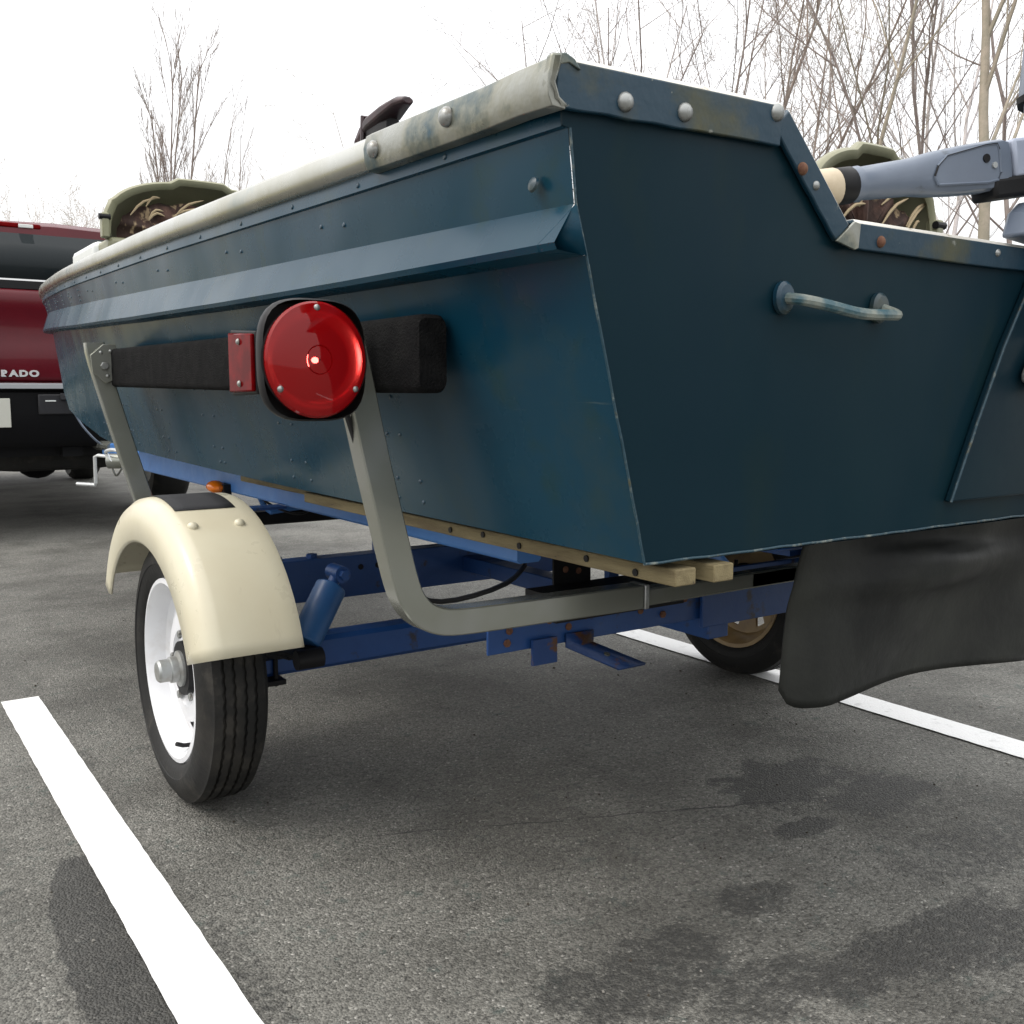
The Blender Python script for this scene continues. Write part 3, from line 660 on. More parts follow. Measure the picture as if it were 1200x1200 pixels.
for X in ((lambda x: x), mx):
    sg = 1 if X(.5) < TX else -1
    Y = 2.9; path = [(X(.604), Y, 1.035), (X(.612), Y, .98), (X(.665), Y, .78), (X(.722), Y, .575), (X(.735), Y, .53), (X(.80), Y, .508), (X(.98), Y, .508)]
    fp = MB().sweep(smooth(path, 3), rectprof(.05, .03, .003), ref=(0, 1, 0)).build('guide_post', 'galv', tr, ang=30)
    pz = [(X(.588), 1.0), (X(.622), 1.03), (X(.655), 1.03), (X(.672), .945), (X(.625), .925), (X(.592), .955)]
    pp = MB().prism([(x, Y - .019, z) for x, z in pz], (0, -.006, 0)).build('bracket_plate', 'galv', fp, bevel=.001)
    hb = scaled(hexm, .011, 'plate_bolt', 'steel'); sb = scaled(dome, .005, 'plate_rivet', 'steel')
    put('bolt', hb, (X(.623), Y - .025, .972), pp, FACE_REAR)
    for x, z in ((.615, 1.008), (.64, 1.012), (.65, .985), (.655, .96), (.63, .945)): put('rivet', sb, (X(x), Y - .025, z), pp, FACE_REAR)
    # carpeted guide board
    pr = rectprof(.046, .104, .012, (0, 30, 60, 90))
    q = MB().sweep([(X(.664), 1.156, .951), (X(.664), 1.164, .951), (X(.664), 1.7, .953), (X(.664), 2.96, .968)], pr, scale=[.9, 1, 1, 1]); q.build('guide_board', 'carpet', tr, ang=50)
# square red marker lamp on the port board
ml = MB().prism([(.6405, y_, z_) for y_, z_ in ((1.729, .897), (1.729, 1.009), (1.862, 1.017), (1.862, .894))], (-.010, 0, 0)).build('marker_lamp', 'dark', tr, bevel=.003)
MB().prism([(.6315, y_, z_) for y_, z_ in ((1.733, .902), (1.733, 1.004), (1.857, 1.011), (1.857, .9))], (-.008, 0, 0)).build('marker_lens', 'redlens2', ml, bevel=.003)
sm = scaled(dome, .006, 'lens_screw', 'steel')
for y_, z_ in ((1.795, .992), (1.795, .916)): put('screw', sm, (.6225, y_, z_), ml, FACE_LEFT)
# round tail lamps
def lamp(X, lab):
    c = V((X(.527), 1.235, .942)); hp = []
    for i in range(48):
        a = 2 * math.pi * i / 48; e = 3.3
        q = (abs(math.cos(a)) ** e + abs(math.sin(a)) ** e) ** (-1 / e)
        hp.append((q * math.cos(a) * .0735, q * math.sin(a) * .0795))
    m = MB(); k = 48; rows = [[c + V((x * f, y, z * f)) for x, z in hp] for f, y in ((.93, .016), (.98, .012), (1.0, .004), (1.0, -.006), (.97, -.011))]
    vs = [p for rw in rows for p in rw]; fs = [(i * k + x, i * k + (x + 1) % k, (i + 1) * k + (x + 1) % k, (i + 1) * k + x) for i in range(4) for x in range(k)] + [tuple(range(k))]
    m.add(vs, fs)
    m.lathe([(.066, .0102), (.0740, .0102)], c, (0, -1, 0), 48)
    hs = m.build('tail_lamp', 'dark', tr, ang=40, label=lab)
    lp = [(.0705, .008), (.0705, .014), (.068, .0175), (.060, .0195), (.05, .0215), (.03, .023), (.018, .0235), (.0172, .0222), (.0165, .0236), (.008, .024), (.001, .0242)]
    ln = MB().lathe(lp, c, (0, -1, 0), 64)
    ln.v = [V((p.x, p.y, c.z + (p.z - c.z) * 1.07)) for p in ln.v]
    ln.build('lamp_lens', 'redlens', hs, ang=25)
    lsm = scaled(dome, .0045, 'lamp_screw', 'steel')
    for a in (90, 214, 326): put('screw', lsm, c + V((  .063 * math.cos(R(a)), -.018, .067 * math.sin(R(a)))), hs, FACE_REAR)
    MB().bb(c.x - .02, c.x + .06 * (1 if X(.5) < TX else -1), 1.262, 1.28, c.z - .03, c.z + .03).build('lamp_bracket', 'dark', hs)
    if X(.5) < TX:
        MB().ball(c + V((0, .0, 0)), (.005, .004, .004), 12).build('lamp_bulb', 'bulb', hs)
    MB().lathe([(.067, .0), (.058, -.012), (.04, -.022), (.02, -.028), (.001, -.03)], c, (0, -1, 0), 32).build('lamp_reflector', 'chrome', hs)
lamp(lambda x: x, 'round red tail lamp in a black housing'); lamp(mx, None)
MB().tube(smooth([(.60, 1.29, .87), (.66, 1.33, .74), (.70, 1.335, .62), (.78, 1.34, .57), (.95, 1.38, .585), (1.06, 1.6, .60), (1.06, 2.4, .59), (1.04, 3.0, .60)], 5), .0045, 6).build('lamp_cable', 'stem', tr)
for x, z in ((.98, .45), (1.36, .455), (1.42, .48)): put('bolt', scaled(hexm, .0075, 'rusty_hex_bolt', 'rust'), (x, 1.45, z), rc, FACE_REAR)
# rubber flap hanging below the transom
rows = []; r = random.Random(5)
nx, nz = 90, 20
for i in range(nz + 1):
    row = []; v = i / nz
    for j in range(nx + 1):
        u = j / nx; x = 1.20 + .79 * u
        zb = .408 + .012 * math.sin(u * 3.1) - .03 * u
        xr = .86 * u
        if xr < .028: zb += .028 - math.sqrt(.028 ** 2 - (.028 - xr) ** 2)
        z = .688 + (zb - .688) * v
        yy = .965 + .035 * math.sin(u * 2.6 + .3) * v - .035 * math.exp(-((v - .32) / .1) ** 2) * math.exp(-((u - .45) / .3) ** 2) + (.045 * (1 - u / .1) ** 2 if u < .1 else 0) * v + (.09 * ((u - .82) / .18) ** 2 if u > .82 else 0) + .010 * math.sin(u * 9 + v * 4) - .02 * math.exp(-((v - .16 - .12 * u) / .05) ** 2) * math.exp(-((u - .4) / .22) ** 2)
        row.append(V((x - .02 * (1 - v) * 0, yy, z)))
    rows.append(row)
M['flap'] = mat('worn_black_rubber_sheet', (.012, .013, .0125), .5, 0, (.038, .04, .035), 4, .4, .75, .12, 40, .2, rvar=.1)
MB().grid(rows).build('rubber_flap', 'flap', tr, solid=.006, ang=60, label='black rubber sheet hanging under the transom')
MB().sweep([(1.18, 1.02, .672), (1.96, 1.02, .672)], rectprof(.03, .03, .004)).build('flap_bar', 'blue', tr)
for x in (1.24, 1.86): MB().bb(x - .015, x + .015, 1.02, 1.47, .645, .657).build('flap_arm', 'blue', tr)
for x in (1.24, 1.86): MB().bb(x - .012, x + .012, 1.46, 1.475, .49, .657).build('flap_upright', 'blue', tr)
# tongue, coupler, winch crank
MB().sweep([(TX - .06, 5.7, .56), (TX - .10, 6.6, .55)], rectprof(.075, .075, .006)).build('tongue', 'bluel', tr)
MB().sweep([(TX - .10, 6.42, .565), (TX - .11, 6.80, .565)], rectprof(.09, .06, .02)).build('coupler', 'galv', tr)
jk = MB().cyl((1.33, 6.15, .50), (1.47, 6.05, .50), .045, n=18).build('jack', 'galv', tr)
MB().tube(smooth([(1.34, 6.10, .52), (1.30, 6.13, .575), (1.34, 6.02, .60), (1.37, 5.92, .565)], 4), .011, 8).build('jack_bail', 'whitemetal' if 'whitemetal' in M else 'galvl', jk) if False else None
M['galvl'] = mat('bright_galvanised_rod', (.66, .68, .68), .4, .3)
MB().tube(smooth([(1.34, 6.10, .50), (1.31, 6.12, .555), (1.34, 6.0, .57), (1.38, 5.9, .53)], 4), .011, 8).build('jack_bail', 'galvl', jk)
MB().tube([(1.36, 6.2, .52), (1.30, 6.28, .527), (1.285, 6.30, .518), (1.285, 6.31, .36), (1.285, 6.32, .348), (1.20, 6.42, .352)], .0105, 8).build('crank_handle', 'galvl', jk)
MB().tube(smooth([(1.38, 6.05, .46), (1.40, 6.3, .40), (1.44, 6.6, .46)], 6), .006, 6).build('safety_chain', 'galv', tr)

# ------------------------------------------------------------------ boat seats
def seat(loc, wd, rz, label, tiltx=0, folded=.16):
    o = V(loc); t = MB().box(o + V((0, .2, -.025)), (wd * .96, .42, .045)).build('seat', 'olive', boat, bevel=.015, label=label)
    # shell: an arched plastic back folded down over the cushion, open towards the stern
    def arc(u, grow=0):
        a = math.pi * u; e = 2.7
        q = (abs(math.cos(a)) ** e + abs(math.sin(a)) ** e) ** (-1 / e)
        return V((-(wd / 2 + grow) * q * math.cos(a), 0, (folded + grow) * q * math.sin(a)))
    n = 40; rows = []
    for (y, gr) in ((0, -.022), (-.004, -.004), (0, .0), (.010, .002), (.022, -.002), (.07, -.02), (.13, -.055), (.18, -.10), (.20, -.15)):
        row = []
        for i in range(n + 1):
            u = i / n; p = arc(u, gr)
            if y < .03 and (.42 < u < .58): p.z += .013        # raised centre grip
            if y < .03 and (.16 < u < .20 or .80 < u < .84): p.z += .006
            row.append(o + V((p.x, y, p.z)))
        rows.append(row)
    MB().grid(rows).build('seat_shell', 'olive', t, ang=45, solid=.004)
    # cushion inside
    rows = []
    rr = random.Random(int(loc[0] * 100))
    for j, (y, s) in enumerate(((.03, .0), (.022, .55), (.028, .8), (.045, .9), (.08, .8), (.12, .5))):
        row = []
        for i in range(n + 1):
            p = arc(i / n, -.022); row.append(o + V((p.x * s, y + .01 * math.sin(i * .9), p.z * s * .86 + .004 * math.sin(i * 1.7 + j))))
        rows.append(row)
    MB().grid(rows).build('cushion', 'camo', t, ang=60)
    m = MB()
    for i in range(16):                                          # pale reed print lines stitched on the cushion face
        x0 = rr.uniform(-.42, .42) * wd; z0 = rr.uniform(.0, folded * .62); ln = rr.uniform(.06, .16); an = rr.uniform(.3, 1.2)
        q = [o + V((x0 + ln * s_ * math.cos(an), .016 - .004 * math.sin(3 * s_), min(z0 + ln * s_ * math.sin(an) * .7 + .012 * math.sin(4 * s_), folded * .78))) for s_ in (0, .25, .5, .75, 1)]
        m.tube(q, .004, 5, scale=[.4, 1, 1, .8, .2])
    m.build('reed_pattern', 'reed', t)['kind'] = 'stuff'
    for sx in (-1, 1):
        h = t; MB().box(o + V((sx * (wd / 2 - .005), .0, .03)), (.022, .035, .075)).build('hinge', 'olive', t, bevel=.004)
        MB().cyl(o + V((sx * (wd / 2 - .02), -.012, .055)), o + V((sx * (wd / 2 + .014), -.012, .055)), .009, n=10).build('hinge_pin', 'dark', h)
    MB().cyl(o + V((0, .2, -.05)), V((o.x, o.y + .2, 1.06 if o.z > 1.2 else .75)), .035).build('pedestal', 'dark', t)
    return t
seat((1.045, 3.32, 1.385), .62, 0, 'olive folding seat with camouflage cushion nearest the bow', folded=.185)
seat((1.95, 1.42, 1.235), .47, 0, 'olive folding seat seen through the notch behind the tiller', folded=.195)
bx = boat
MB().box((.79, 3.62, 1.34), (.12, .34, .09)).build('bracket_plate', 'whiteplastic', bx, bevel=.02)
MB().box((.82, 3.62, 1.25), (.06, .2, .12)).build('bracket_foot', 'whiteplastic', bx, bevel=.004)

# clamp on the port gunwale
gc = thing('gunwale_clamp', 'small black rubber clamp with straps on the port gunwale', 'clamp', (.70, 1.36, 1.25))
o = V((.70, 1.36, 1.270))
def taper(path, ws, hs):
    m = MB(); vs = []; k = 8; m.__class__ = SB
    for p, a, b in zip(path, ws, hs):
        p = V(p)
        for i in range(k):
            t = 2 * math.pi * (i + .5) / k; e = 3; q = (abs(math.cos(t)) ** e + abs(math.sin(t)) ** e) ** (-1 / e)
            vs.append(p + V((a * q * math.cos(t), 0, b * q * math.sin(t))))
    n = len(path); fs = [(i * k + x, i * k + (x + 1) % k, (i + 1) * k + (x + 1) % k, (i + 1) * k + x) for i in range(n - 1) for x in range(k)] + [tuple(range(k)), tuple((n - 1) * k + x for x in range(k))]
    return m.add(vs, fs)
class SB(MB):
    def build(s, *a, **k):
        s.v = [o + (p - o) * .74 for p in s.v]; return MB.build(s, *a, **k)
taper([o + V(p) for p in ((0, -.105, .052), (0, -.075, .053), (0, -.03, .045), (0, .03, .036), (0, .065, .026), (0, .10, .012), (0, .112, .008))], [.012, .02, .026, .026, .022, .016, .008], [.007, .012, .018, .02, .018, .013, .006]).build('clamp_body', 'maroonrope', gc, bevel=.002)
taper([o + V(p) for p in ((0, -.045, .018), (0, -.02, .016), (0, .035, .012), (0, .05, .008))], [.016, .02, .02, .014], [.016, .022, .024, .014]).build('clamp_jaw', 'dark', gc)
SB().cyl(o + V((-.012, .028, -.008)), o + V((.02, .028, -.008)), .013, n=14).build('clamp_screw', 'clampal', gc)
for d in (0, .016): SB().tube([o + V((-.015, .072 + d, .018)), o + V((-.018, .085 + d, -.01)), o + V((-.016, .097 + d, -.032))], .0036, 6).build('strap', 'maroonrope', gc)
SB().tube([o + V((-.022, .05, -.006)), o + V((-.02, .05, .052)), o + V((.02, .05, .052))], .005, 6).build('strap_loop', 'maroonrope', gc)

# ------------------------------------------------------------------ outboard motor
om = thing('outboard_motor', 'grey-blue outboard motor with long tiller arm clamped on the transom', 'outboard motor', (1.66, .74, .95))
A, B = V((1.16, .935, 1.182)), V((1.53, .835, 1.248)); d = (B - A); L_ = d.length; d.normalize()
sidev = d.cross(V((0, 0, 1))).normalized(); upv = sidev.cross(d)
def ring(t, a, b, e):
    c = A + d * (L_ * t); out = []
    for i in range(24):
        th = 2 * math.pi * i / 24; q = (abs(math.cos(th)) ** e + abs(math.sin(th)) ** e) ** (-1 / e)
        out.append(c + sidev * (a * q * math.cos(th)) + upv * (b * q * math.sin(th)))
    return out
def loft(rings):
    m = MB(); k = 24; vs = [p for r_ in rings for p in r_]; n = len(rings)
    return m.add(vs, [(i * k + x, i * k + (x + 1) % k, (i + 1) * k + (x + 1) % k, (i + 1) * k + x) for i in range(n - 1) for x in range(k)] + [tuple(range(k)), tuple((n - 1) * k + x for x in range(k))])
ta = loft([ring(t, a, b, e) for t, a, b, e in ((.13, .024, .024, 2), (.16, .025, .025, 2), (.17, .023, .023, 2), (.26, .0235, .0245, 2.1), (.38, .023, .026, 2.6), (.48, .024, .031, 3.4), (.60, .024, .034, 5), (.74, .024, .036, 6), (.80, .024, .036, 6), (.825, .022, .033, 6))]).build('tiller_arm', 'motor', om, ang=40)
loft([ring(t, a, a, 2) for t, a in ((-.16, .023), (-.14, .0265), (.05, .0265), (.06, .0255))]).build('tiller_grip', 'grip', ta, ang=40)
loft([ring(t, a, a, 2) for t, a in ((.055, .023), (.07, .0255), (.125, .0255), (.135, .023))]).build('grip_collar', 'dark', ta, ang=40)
# flat pocket outline on the side facing the stern
def sp_(t, v, off_): return A + d * (L_ * t) + sidev * off_ + upv * v
sg = 1 if sidev.y < 0 else -1
fr = MB(); outer = [(.47, -.018), (.455, -.006), (.475, .008), (.52, .0205), (.70, .029), (.755, .029), (.765, .020), (.765, -.012), (.75, -.022), (.70, -.024)]
fr.tube([sp_(t, v, sg * .0245) for t, v in outer] + [sp_(*outer[0], sg * .0245)], .0022, 6); fr.build('pocket_rim', 'motor', ta)
MB().add([sp_(t, v, sg * .0247) for t, v in outer], [tuple(range(len(outer)))]).build('pocket_floor', 'motor', ta)
MB().tube([sp_(t, v, sg * .0252) for t, v in outer[1:7]], .0016, 5).build('pocket_shade_strip', 'dark', ta)  # dark strip drawn in place of the shade along the pocket's upper edge
MB().cyl(sp_(.70, .010, sg * .024), sp_(.70, .010, sg * .0265), .0062, n=14).build('pocket_hole', 'dark', ta)
MB().cyl(sp_(.735, -.001, sg * .024), sp_(.735, -.001, sg * .0275), .0045, n=10).build('pocket_pin', 'clampal', ta)
m = MB(); rot = Matrix((d, sidev, upv)).transposed()
m.box(A + d * (L_ * 1.03) + upv * .006, (.145, .045, .056), rot); m.build('tiller_bracket', 'motorl', om, bevel=.005)
m = MB(); m.box(A + d * (L_ * .99) - upv * .034, (.20, .05, .03), rot); m.build('tiller_hinge', 'dark', om, bevel=.006)
# cowl: rounded loft
def cowl(levels, c):
    m = MB(); k = 28; vs = []
    for z, a, b, e in levels:
        for i in range(k):
            th = 2 * math.pi * i / k; q = (abs(math.cos(th)) ** e + abs(math.sin(th)) ** e) ** (-1 / e); vs.append(V(c) + V((a * q * math.cos(th), b * q * math.sin(th), z)))
    n = len(levels)
    return m.add(vs, [(i * k + x, i * k + (x + 1) % k, (i + 1) * k + (x + 1) % k, (i + 1) * k + x) for i in range(n - 1) for x in range(k)] + [tuple(range(k)), tuple((n - 1) * k + x for x in range(k))])
cc = (1.625, .72, 1.22)
cowl([(.03, .075, .10, 2.6), (.05, .10, .14, 2.8), (.09, .118, .16, 3), (.122, .122, .165, 3)], cc).build('lower_cowl', 'motor', om, ang=50)
cowl([(.123, .128, .17, 3), (.135, .129, .171, 3), (.22, .124, .168, 3), (.28, .112, .155, 3), (.32, .085, .125, 2.6), (.335, .05, .08, 2.3)], cc).build('upper_cowl', 'motor', om, ang=50)
cowl([(.1185, .129, .172, 3), (.1275, .131, .174, 3)], cc).build('cowl_seal', 'dark', om)
# clamp bracket over the sill with its round bushing
br = MB().prism([(1.455, .80, 1.128), (1.468, .80, 1.165), (1.492, .80, 1.182), (1.55, .80, 1.185), (1.72, .80, 1.185), (1.74, .80, 1.12), (1.72, .80, .93), (1.58, .80, .90), (1.56, .80, 1.12)], (0, .04, 0)).build('clamp_bracket', 'motor', om, bevel=.006)
MB().lathe([(.0085, .003), (.0085, .016), (.0135, .017), (.018, .013), (.02, .0), (.02, -.01)], (1.487, .80, 1.159), (0, -1, 0), 24).build('bushing', 'motorl', br)
MB().cyl((1.487, .80, 1.159), (1.487, .7935, 1.159), .0088, n=16).build('bushing_hole', 'dark', br)
m = MB().prism([K((x, TR(z) - .022, z)) for x, z in ((1.720, .962), (1.708, .948), (1.700, .93), (1.704, .918), (1.725, .912), (1.80, .912), (1.83, .93), (1.83, .985), (1.80, .995), (1.738, .995))], (0, -.022, 0)).build('clamp_pad', 'clampal', om, bevel=.004)
MB().cyl((1.66, .70, 1.25), (1.66, .68, .62), .045, .038, 18).build('drive_leg', 'motor', om)
gcs = MB().cyl((1.66, .57, .56), (1.66, .80, .56), .045, .02, 18).build('gearcase', 'motor', om)
MB().prism([(1.655, .57, .615), (1.655, .80, .635), (1.655, .80, .645), (1.655, .50, .63)], (.012, 0, 0)).build('cavitation_plate', 'motor', gcs)
for i in range(3):
    a_ = R(120 * i); m = MB().box(V((1.66, .55, .56)) + V((.07 * math.cos(a_), 0, .07 * math.sin(a_))), (.09, .006, .05), Matrix.Rotation(-a_, 3, 'Y') @ Matrix.Rotation(R(25), 3, 'X')); m.build('propeller_blade', 'dark', gcs, bevel=.002)

# ------------------------------------------------------------------ pickup truck
tk = thing('pickup_truck', 'maroon pickup truck with a canopy hitched to the trailer', 'truck', (1.25, 8.5, 0))
TXc, TY0 = 1.25, 6.85
def txb(m, x0, x1, y0, y1, z0, z1): return m.bb(TXc + x0, TXc + x1, TY0 + y0, TY0 + y1, z0, z1)
prof = [(0.0, .93), (.0, 1.05), (.012, 1.50), (.05, 1.535), (2.1, 1.55), (2.15, 1.56), (3.6, 1.52), (5.0, 1.42), (5.45, 1.3), (5.55, .8), (5.4, .58), (4.9, .55), (4.75, .85), (4.5, .98), (4.2, .98), (3.95, .85), (3.8, .55), (1.75, .55), (1.6, .85), (1.4, .99), (1.1, .99), (.85, .85), (.75, .62), (.1, .62)]
def bodysec(prof, half, taper_=0):
    m = MB(); k = len(prof); n = len(prof)
    xs = [(-half, .03), (-half + .03, 0), (half - .03, 0), (half, .03)]
    cy = sum(p[0] for p in prof) / n; cz_ = 1.05; vs = []
    for x, ins in xs:
        for y, z in prof:
            vs.append(V((TXc + x, TY0 + y + (ins * .6 if y < .2 else -ins * .6 if y > 5.2 else 0), z - (ins if z > 1.4 else 0))))
    fs = [(i * k + a, i * k + (a + 1) % k, (i + 1) * k + (a + 1) % k, (i + 1) * k + a) for i in range(3) for a in range(k)] + [tuple(range(k)), tuple(3 * k + a for a in range(k))]
    return m.add(vs, fs)
bodysec(prof, 1.02).build('body', 'truck', tk, ang=30, bevel=.01)
# tailgate with its creases
tg = MB(); rows = []
for y, z in ((.004, .965), (-.010, .975), (-.014, 1.0), (-.014, 1.18), (-.006, 1.20), (-.006, 1.38), (-.016, 1.41), (-.022, 1.46), (-.020, 1.50), (.0, 1.528), (.03, 1.535)):
    rows.append([V((TXc + x, TY0 + y, z)) for x in (-.80, -.79, 0, .79, .80)])
tgo = tg.grid(rows).build('tailgate', 'truck', tk, ang=50, solid=.003)
# lettering
fc = bpy.data.curves.new('t', 'FONT'); fc.body = 'SILVERADO'; fc.size = .052; fc.extrude = .004; fc.space_character = 1.25; fc.align_x = 'RIGHT'; fc.offset = .003
fo = bpy.data.objects.new('t', fc); COL.objects.link(fo); bpy.context.view_layer.update()
fm = bpy.data.meshes.new_from_object(fo); bpy.data.objects.remove(fo)
fm.materials.clear(); fm.materials.append(M['badge'])
for v in fm.vertices: v.co.x *= 1.28
put('tailgate_lettering', fm, (1.09, TY0 - .019, 1.0), tgo, FACE_REAR)
# canopy with rear window and brake lamp
cvs = []
def ringc(y, half, z0, z1, half2): return [V((TXc - half, y, z0)), V((TXc - half2 - .02, y, z1 - .06)), V((TXc - half2 + .06, y, z1 - .01)), V((TXc, y, z1 + .012)), V((TXc + half2 - .06, y, z1 - .01)), V((TXc + half2 + .02, y, z1 - .06)), V((TXc + half, y, z0))]
m = MB().grid([ringc(TY0 + .06, .98, 1.545, 1.80, .86), ringc(TY0 + .09, .98, 1.545, 1.925, .84), ringc(TY0 + .14, .98, 1.545, 1.955, .84), ringc(TY0 + 2.1, .98, 1.545, 1.98, .84), ringc(TY0 + 3.4, .98, 1.545, 1.95, .8), ringc(TY0 + 4.1, .98, 1.5, 1.52, .8)])
a = ringc(TY0 + .06, .98, 1.545, 1.80, .86); m.add(a, [tuple(range(7))]); cn = m.build('canopy', 'truck', tk, ang=35)
MB().add([(TXc - .93, TY0 + .022, 1.60), (TXc + .93, TY0 + .022, 1.60), (TXc + .80, TY0 + .072, 1.878), (TXc - .80, TY0 + .072, 1.878)], [(0, 1, 2, 3)]).build('rear_window', 'glass', cn, solid=.006)
MB().sweep([(TXc - .95, TY0 + .03, 1.592), (TXc + .95, TY0 + .03, 1.592)], rectprof(.02, .018, .004)).build('window_trim', 'chrome', cn)
txb(MB(), -.95, .95, .012, .06, 1.537, 1.584).build('canopy_sill', 'dark', cn)
bl = txb(MB(), -.62, -.085, .08, .125, 1.912, 1.945).build('brake_lamp', 'redlens2', cn, bevel=.01)
for x0, x1 in ((-.215, -.13), (-.5, -.40)): txb(MB(), x0, x1, .077, .1, 1.916, 1.939).build('cargo_lens', 'whiteplastic', bl, bevel=.004)
# bumper: step with recessed pockets
bp = MB(); secs = [(-1.04, .10), (-1.0, .0), (-.82, -.1), (-.5, -.13), (.5, -.13), (.82, -.1), (1.0, .0), (1.04, .10)]
rows = [[V((TXc + x, TY0 + y0 + dy, z)) for x, y0 in secs] for dy, z in ((.12, .955), (-.03, .955), (-.055, .945), (-.06, .92), (-.035, .90), (-.045, .78), (-.05, .60), (-.03, .565), (.1, .56))]
bo = bp.grid(rows).build('bumper', 'bumper', tk, ang=40)
MB().grid([[V((TXc + x, TY0 + y0 + dy, z)) for x, y0 in secs] for dy, z in ((.1, .9575), (-.03, .9575), (-.0565, .9465), (-.0625, .924))]).build('step_pad', 'steppad', bo, ang=50)
txb(MB(), -.62, -.355, -.188, -.178, .69, .865).build('licence_plate', 'plate', bo, bevel=.003)
for x in (-.20,): txb(MB(), x, x + .40, -.186, -.172, .765, .89).build('step_pocket', 'stem', bo, bevel=.01)
so = txb(MB(), -.075, .02, -.205, -.18, .855, .895).build('trailer_socket', 'tape', bo, bevel=.004)
txb(MB(), -.16, -.10, -.19, -.18, .845, .853).build('pocket_lamp', 'whiteplastic', bo)
txb(MB(), -.9, .9, .0, 5.2, .50, .62).build('underbody', 'dark', tk)
sp_t = MB().lathe([(.12, .1), (.25, .1), (.36, .09), (.38, .05), (.38, -.05), (.36, -.09), (.25, -.1), (.12, -.1)], (TXc, TY0 + .55, .47), (0, .08, 1), 36, close=True).build('spare_tyre', 'tyre', tk)
MB().cyl((TXc - .85, TY0 + 1.28, .41), (TXc + .85, TY0 + 1.28, .41), .055).ball((TXc, TY0 + 1.28, .41), (.16, .15, .15), 16).build('rear_axle', 'dark', tk)
MB().tube([(TXc + .45, TY0 - .02, .44), (TXc + .45, TY0 + .5, .46), (TXc + .4, TY0 + 2.4, .47)], .035, 12).build('exhaust_pipe', 'rust', tk)
txb(MB(), -.06, .06, -.10, .4, .50, .56).build('hitch_receiver', 'dark', tk)
for sx in (-1, 1):
    for wy in (1.28, 4.35):
        o = V((TXc + sx * .90, TY0 + wy, .41)); ax = V((sx, 0, 0))
        wt = MB().lathe([(.22, .12), (.25, .13), (.36, .14), (.395, .115), (.41, .09), (.41, -.09), (.395, -.115), (.36, -.14), (.25, -.13), (.22, -.12)], o, ax, 40, close=True).build('tyre', 'tyre', tk)
        MB().lathe([(.001, .07), (.06, .08), (.1, .06), (.19, .05), (.225, .115), (.225, -.1), (.05, -.05), (.001, -.05)], o, ax, 32).build('rim', 'clampal', wt)
for sx in (-1, 1):
    txb(MB(), min(sx * .84, sx * 1.024), max(sx * .84, sx * 1.024), -.015, .12, 1.02, 1.48).build('tail_light', 'redlens2', tk, bevel=.015)
    txb(MB(), min(sx * 1.02, sx * 1.2), max(sx * 1.02, sx * 1.2), 3.45, 3.6, 1.55, 1.75).build('mirror', 'dark', tk, bevel=.02)
wc = MB().tube(smooth([(TXc - .03, TY0 - .21, .855), (TXc - .012, TY0 - .24, .79), (TXc + .035, TY0 - .26, .69), (TXc + .11, TY0 - .25, .60), (TXc + .19, TY0 - .2, .545)], 5), .007, 6).build('trailer_cable', 'motor'); wc['label'] = 'thin grey wiring cable drooping from the truck bumper socket'; wc['category'] = 'cable'

# ------------------------------------------------------------------ bare trees
def bare_tree(name, base, h, seed, label, bm='bark2', stems=1, r0=.12, spread=.5, twig=1.0, lean=(0, 0), up=.5, bare=.25, levels=4, tmin=.0045, blen=1.0, wob=.09):
    rn = random.Random(seed); base = V(base)
    t = thing(name, label, 'tree', base, 'bare trees behind the lot'); T = MB(); Cn = MB()
    def branch(p, dr, ln, rad, lev):
        nseg = max(3, int(5 if lev else 9)); pts = [p]; q = dr.copy(); cur = p
        for i in range(nseg):
            q = (q + V((rn.gauss(0, wob), rn.gauss(0, wob), rn.gauss(0, .05) + up * .10 * (1 if lev else .3)))).normalized()
            cur = cur + q * (ln / nseg); pts.append(cur)
        tgt = T if lev <= 1 else Cn
        endr = .3 if lev == 0 else .25
        tgt.tube(pts, rad, 7 if lev == 0 else 5 if lev == 1 else 3, caps=False, ref=(.31, .95, .05), scale=[1 - (1 - endr) * i / nseg for i in range(nseg + 1)])
        if lev >= levels: return
        nch = {0: int(11 * twig), 1: int(7 * twig), 2: int(5 * twig), 3: int(3 * twig)}[lev] + rn.randint(0, 1)
        for c in range(nch):
            s = (bare if lev == 0 else .15) + (1 - (bare if lev == 0 else .15)) * (c + rn.random()) / nch
            idx = min(nseg - 1, int(s * nseg)); f = s * nseg - idx; pos = pts[idx].lerp(pts[idx + 1], min(f, 1)); dd = (pts[idx + 1] - pts[idx]).normalized()
            az_ = rn.uniform(0, 2 * math.pi); sidea = dd.cross(V((math.cos(az_), math.sin(az_), .3))).normalized()
            ang = rn.uniform(.35, .8) * (.6 + spread)
            nd = (dd * math.cos(ang) + sidea * math.sin(ang)).normalized()
            branch(pos, nd, ln * rn.uniform(.38, .62) * (1.05 - .45 * s) * (blen if lev == 0 else 1), max(rad * rn.uniform(.4, .58) * (1 - .5 * s), tmin), lev + 1)
    for k in range(stems):
        a_ = rn.uniform(0, 6.28); sp2 = .0 if stems == 1 else rn.uniform(.08, .22) * max(.4 + spread, .12)
        branch(base + V((math.cos(a_), math.sin(a_), 0)) * (.15 if stems > 1 else 0), V((lean[0] + sp2 * math.cos(a_), lean[1] + sp2 * math.sin(a_), 1)).normalized(), h * rn.uniform(.85, 1.1), r0 * rn.uniform(.8, 1.1), 0)
    T.build('trunk', bm, t, ang=60); Cn.build('crown', bm, t, ang=60)
    return t
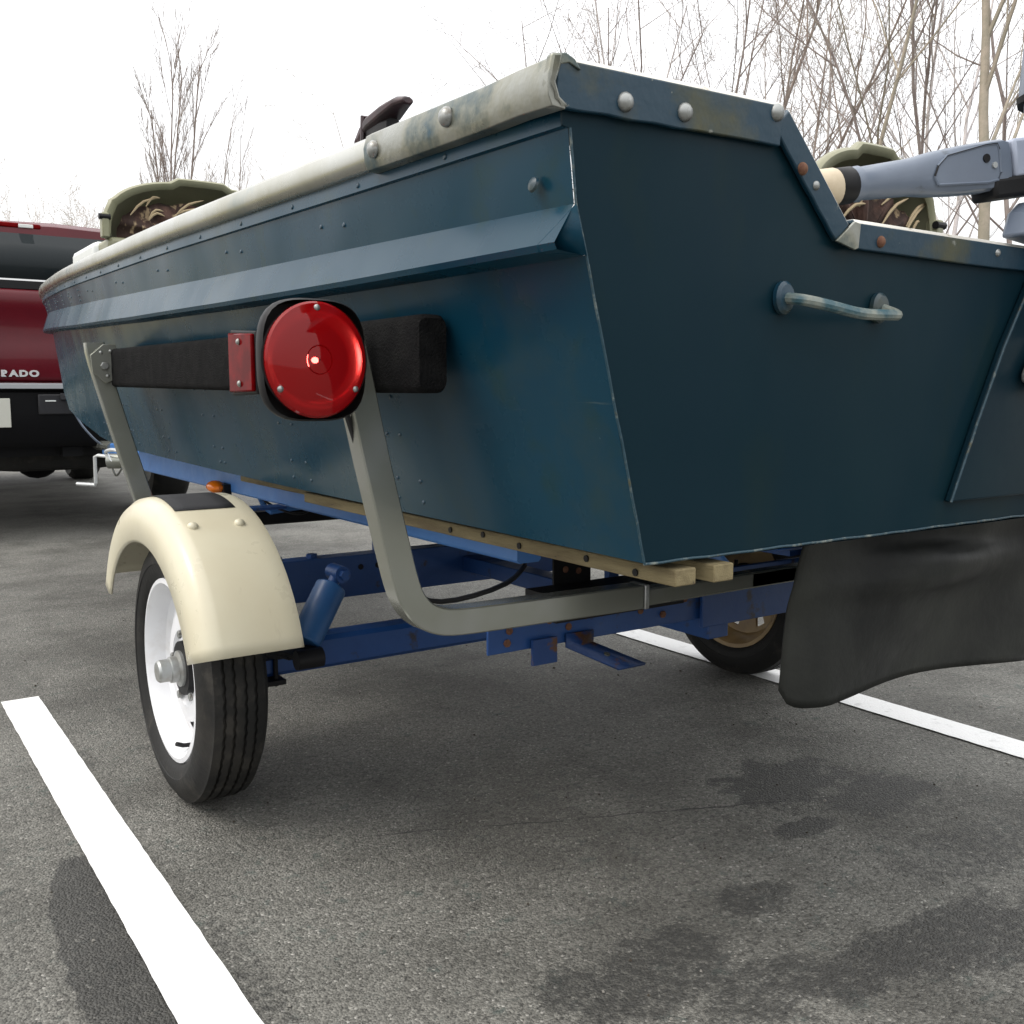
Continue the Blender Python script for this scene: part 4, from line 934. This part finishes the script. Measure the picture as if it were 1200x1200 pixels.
def dirp(px, dist):                                   # ground spot at a bearing (degrees from straight ahead of the lens) and distance
    a = math.atan((px - 600) / 1161) + R(34.376); return (dist * math.sin(a), dist * math.cos(a), 0)
TREES = [  # px, dist, h, seed, bark, stems, r0, spread, twig, levels, label
    (1158, 13.5, 9.5, 1, 'bark4', 1, .115, .3, .8, 4, 'thick mossy bare tree behind the outboard motor'),
    (1010, 15, 9, 2, 'bark4', 1, .07, .4, .8, 4, 'bare tree with mossy trunk rising behind the notch seat'),
    (1085, 17, 9, 3, 'bark2', 3, .055, .3, .8, 4, 'many-stemmed bare tree above the tiller arm'),
    (930, 17, 8.5, 4, 'bark1', 2, .06, .45, .9, 4, 'branchy bare tree right above the transom notch'),
    (850, 19, 8.6, 5, 'bark1', 2, .065, .4, .85, 4, 'bare tree above the two right transom bolts'),
    (785, 21, 9.0, 6, 'bark2', 2, .065, .35, .85, 4, 'slim bare tree between the transom cap bolts'),
    (690, 19, 7.8, 7, 'bark2', 6, .05, 1.0, .9, 3, 'fan-shaped bare tree above the transom corner'),
    (1215, 16, 9, 8, 'bark2', 2, .07, .45, .8, 4, 'bare tree at the right edge of the picture'),
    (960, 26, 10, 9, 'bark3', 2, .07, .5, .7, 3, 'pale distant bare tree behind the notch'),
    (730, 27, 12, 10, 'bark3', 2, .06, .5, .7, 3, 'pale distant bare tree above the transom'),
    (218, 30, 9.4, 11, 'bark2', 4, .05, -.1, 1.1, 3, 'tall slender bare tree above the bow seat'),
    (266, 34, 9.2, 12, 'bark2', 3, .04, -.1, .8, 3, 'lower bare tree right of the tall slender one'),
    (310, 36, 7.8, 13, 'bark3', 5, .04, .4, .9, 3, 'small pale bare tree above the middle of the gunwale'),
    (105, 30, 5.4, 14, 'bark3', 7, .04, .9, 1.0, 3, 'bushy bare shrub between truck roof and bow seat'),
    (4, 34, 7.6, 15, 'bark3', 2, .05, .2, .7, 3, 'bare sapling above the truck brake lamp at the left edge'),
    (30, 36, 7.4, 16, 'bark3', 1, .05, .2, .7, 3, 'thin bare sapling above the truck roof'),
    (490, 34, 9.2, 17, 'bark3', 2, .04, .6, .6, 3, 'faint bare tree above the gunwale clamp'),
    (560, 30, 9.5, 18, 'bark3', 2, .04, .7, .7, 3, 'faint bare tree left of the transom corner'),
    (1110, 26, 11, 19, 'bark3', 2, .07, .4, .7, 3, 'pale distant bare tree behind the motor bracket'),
]
for px, dist, h, sd_, bk, st, r0, sprd, tw, lv, lab in TREES:
    bare_tree('bare_tree', dirp(px, dist), h, sd_, lab, bk, st, r0 * (.72 if dist < 22 else 1), sprd, tw, levels=lv, tmin=.0035 if dist < 22 else .007, blen=.5 if sprd < 0 else .95, wob=.035 if sprd < 0 else .075)
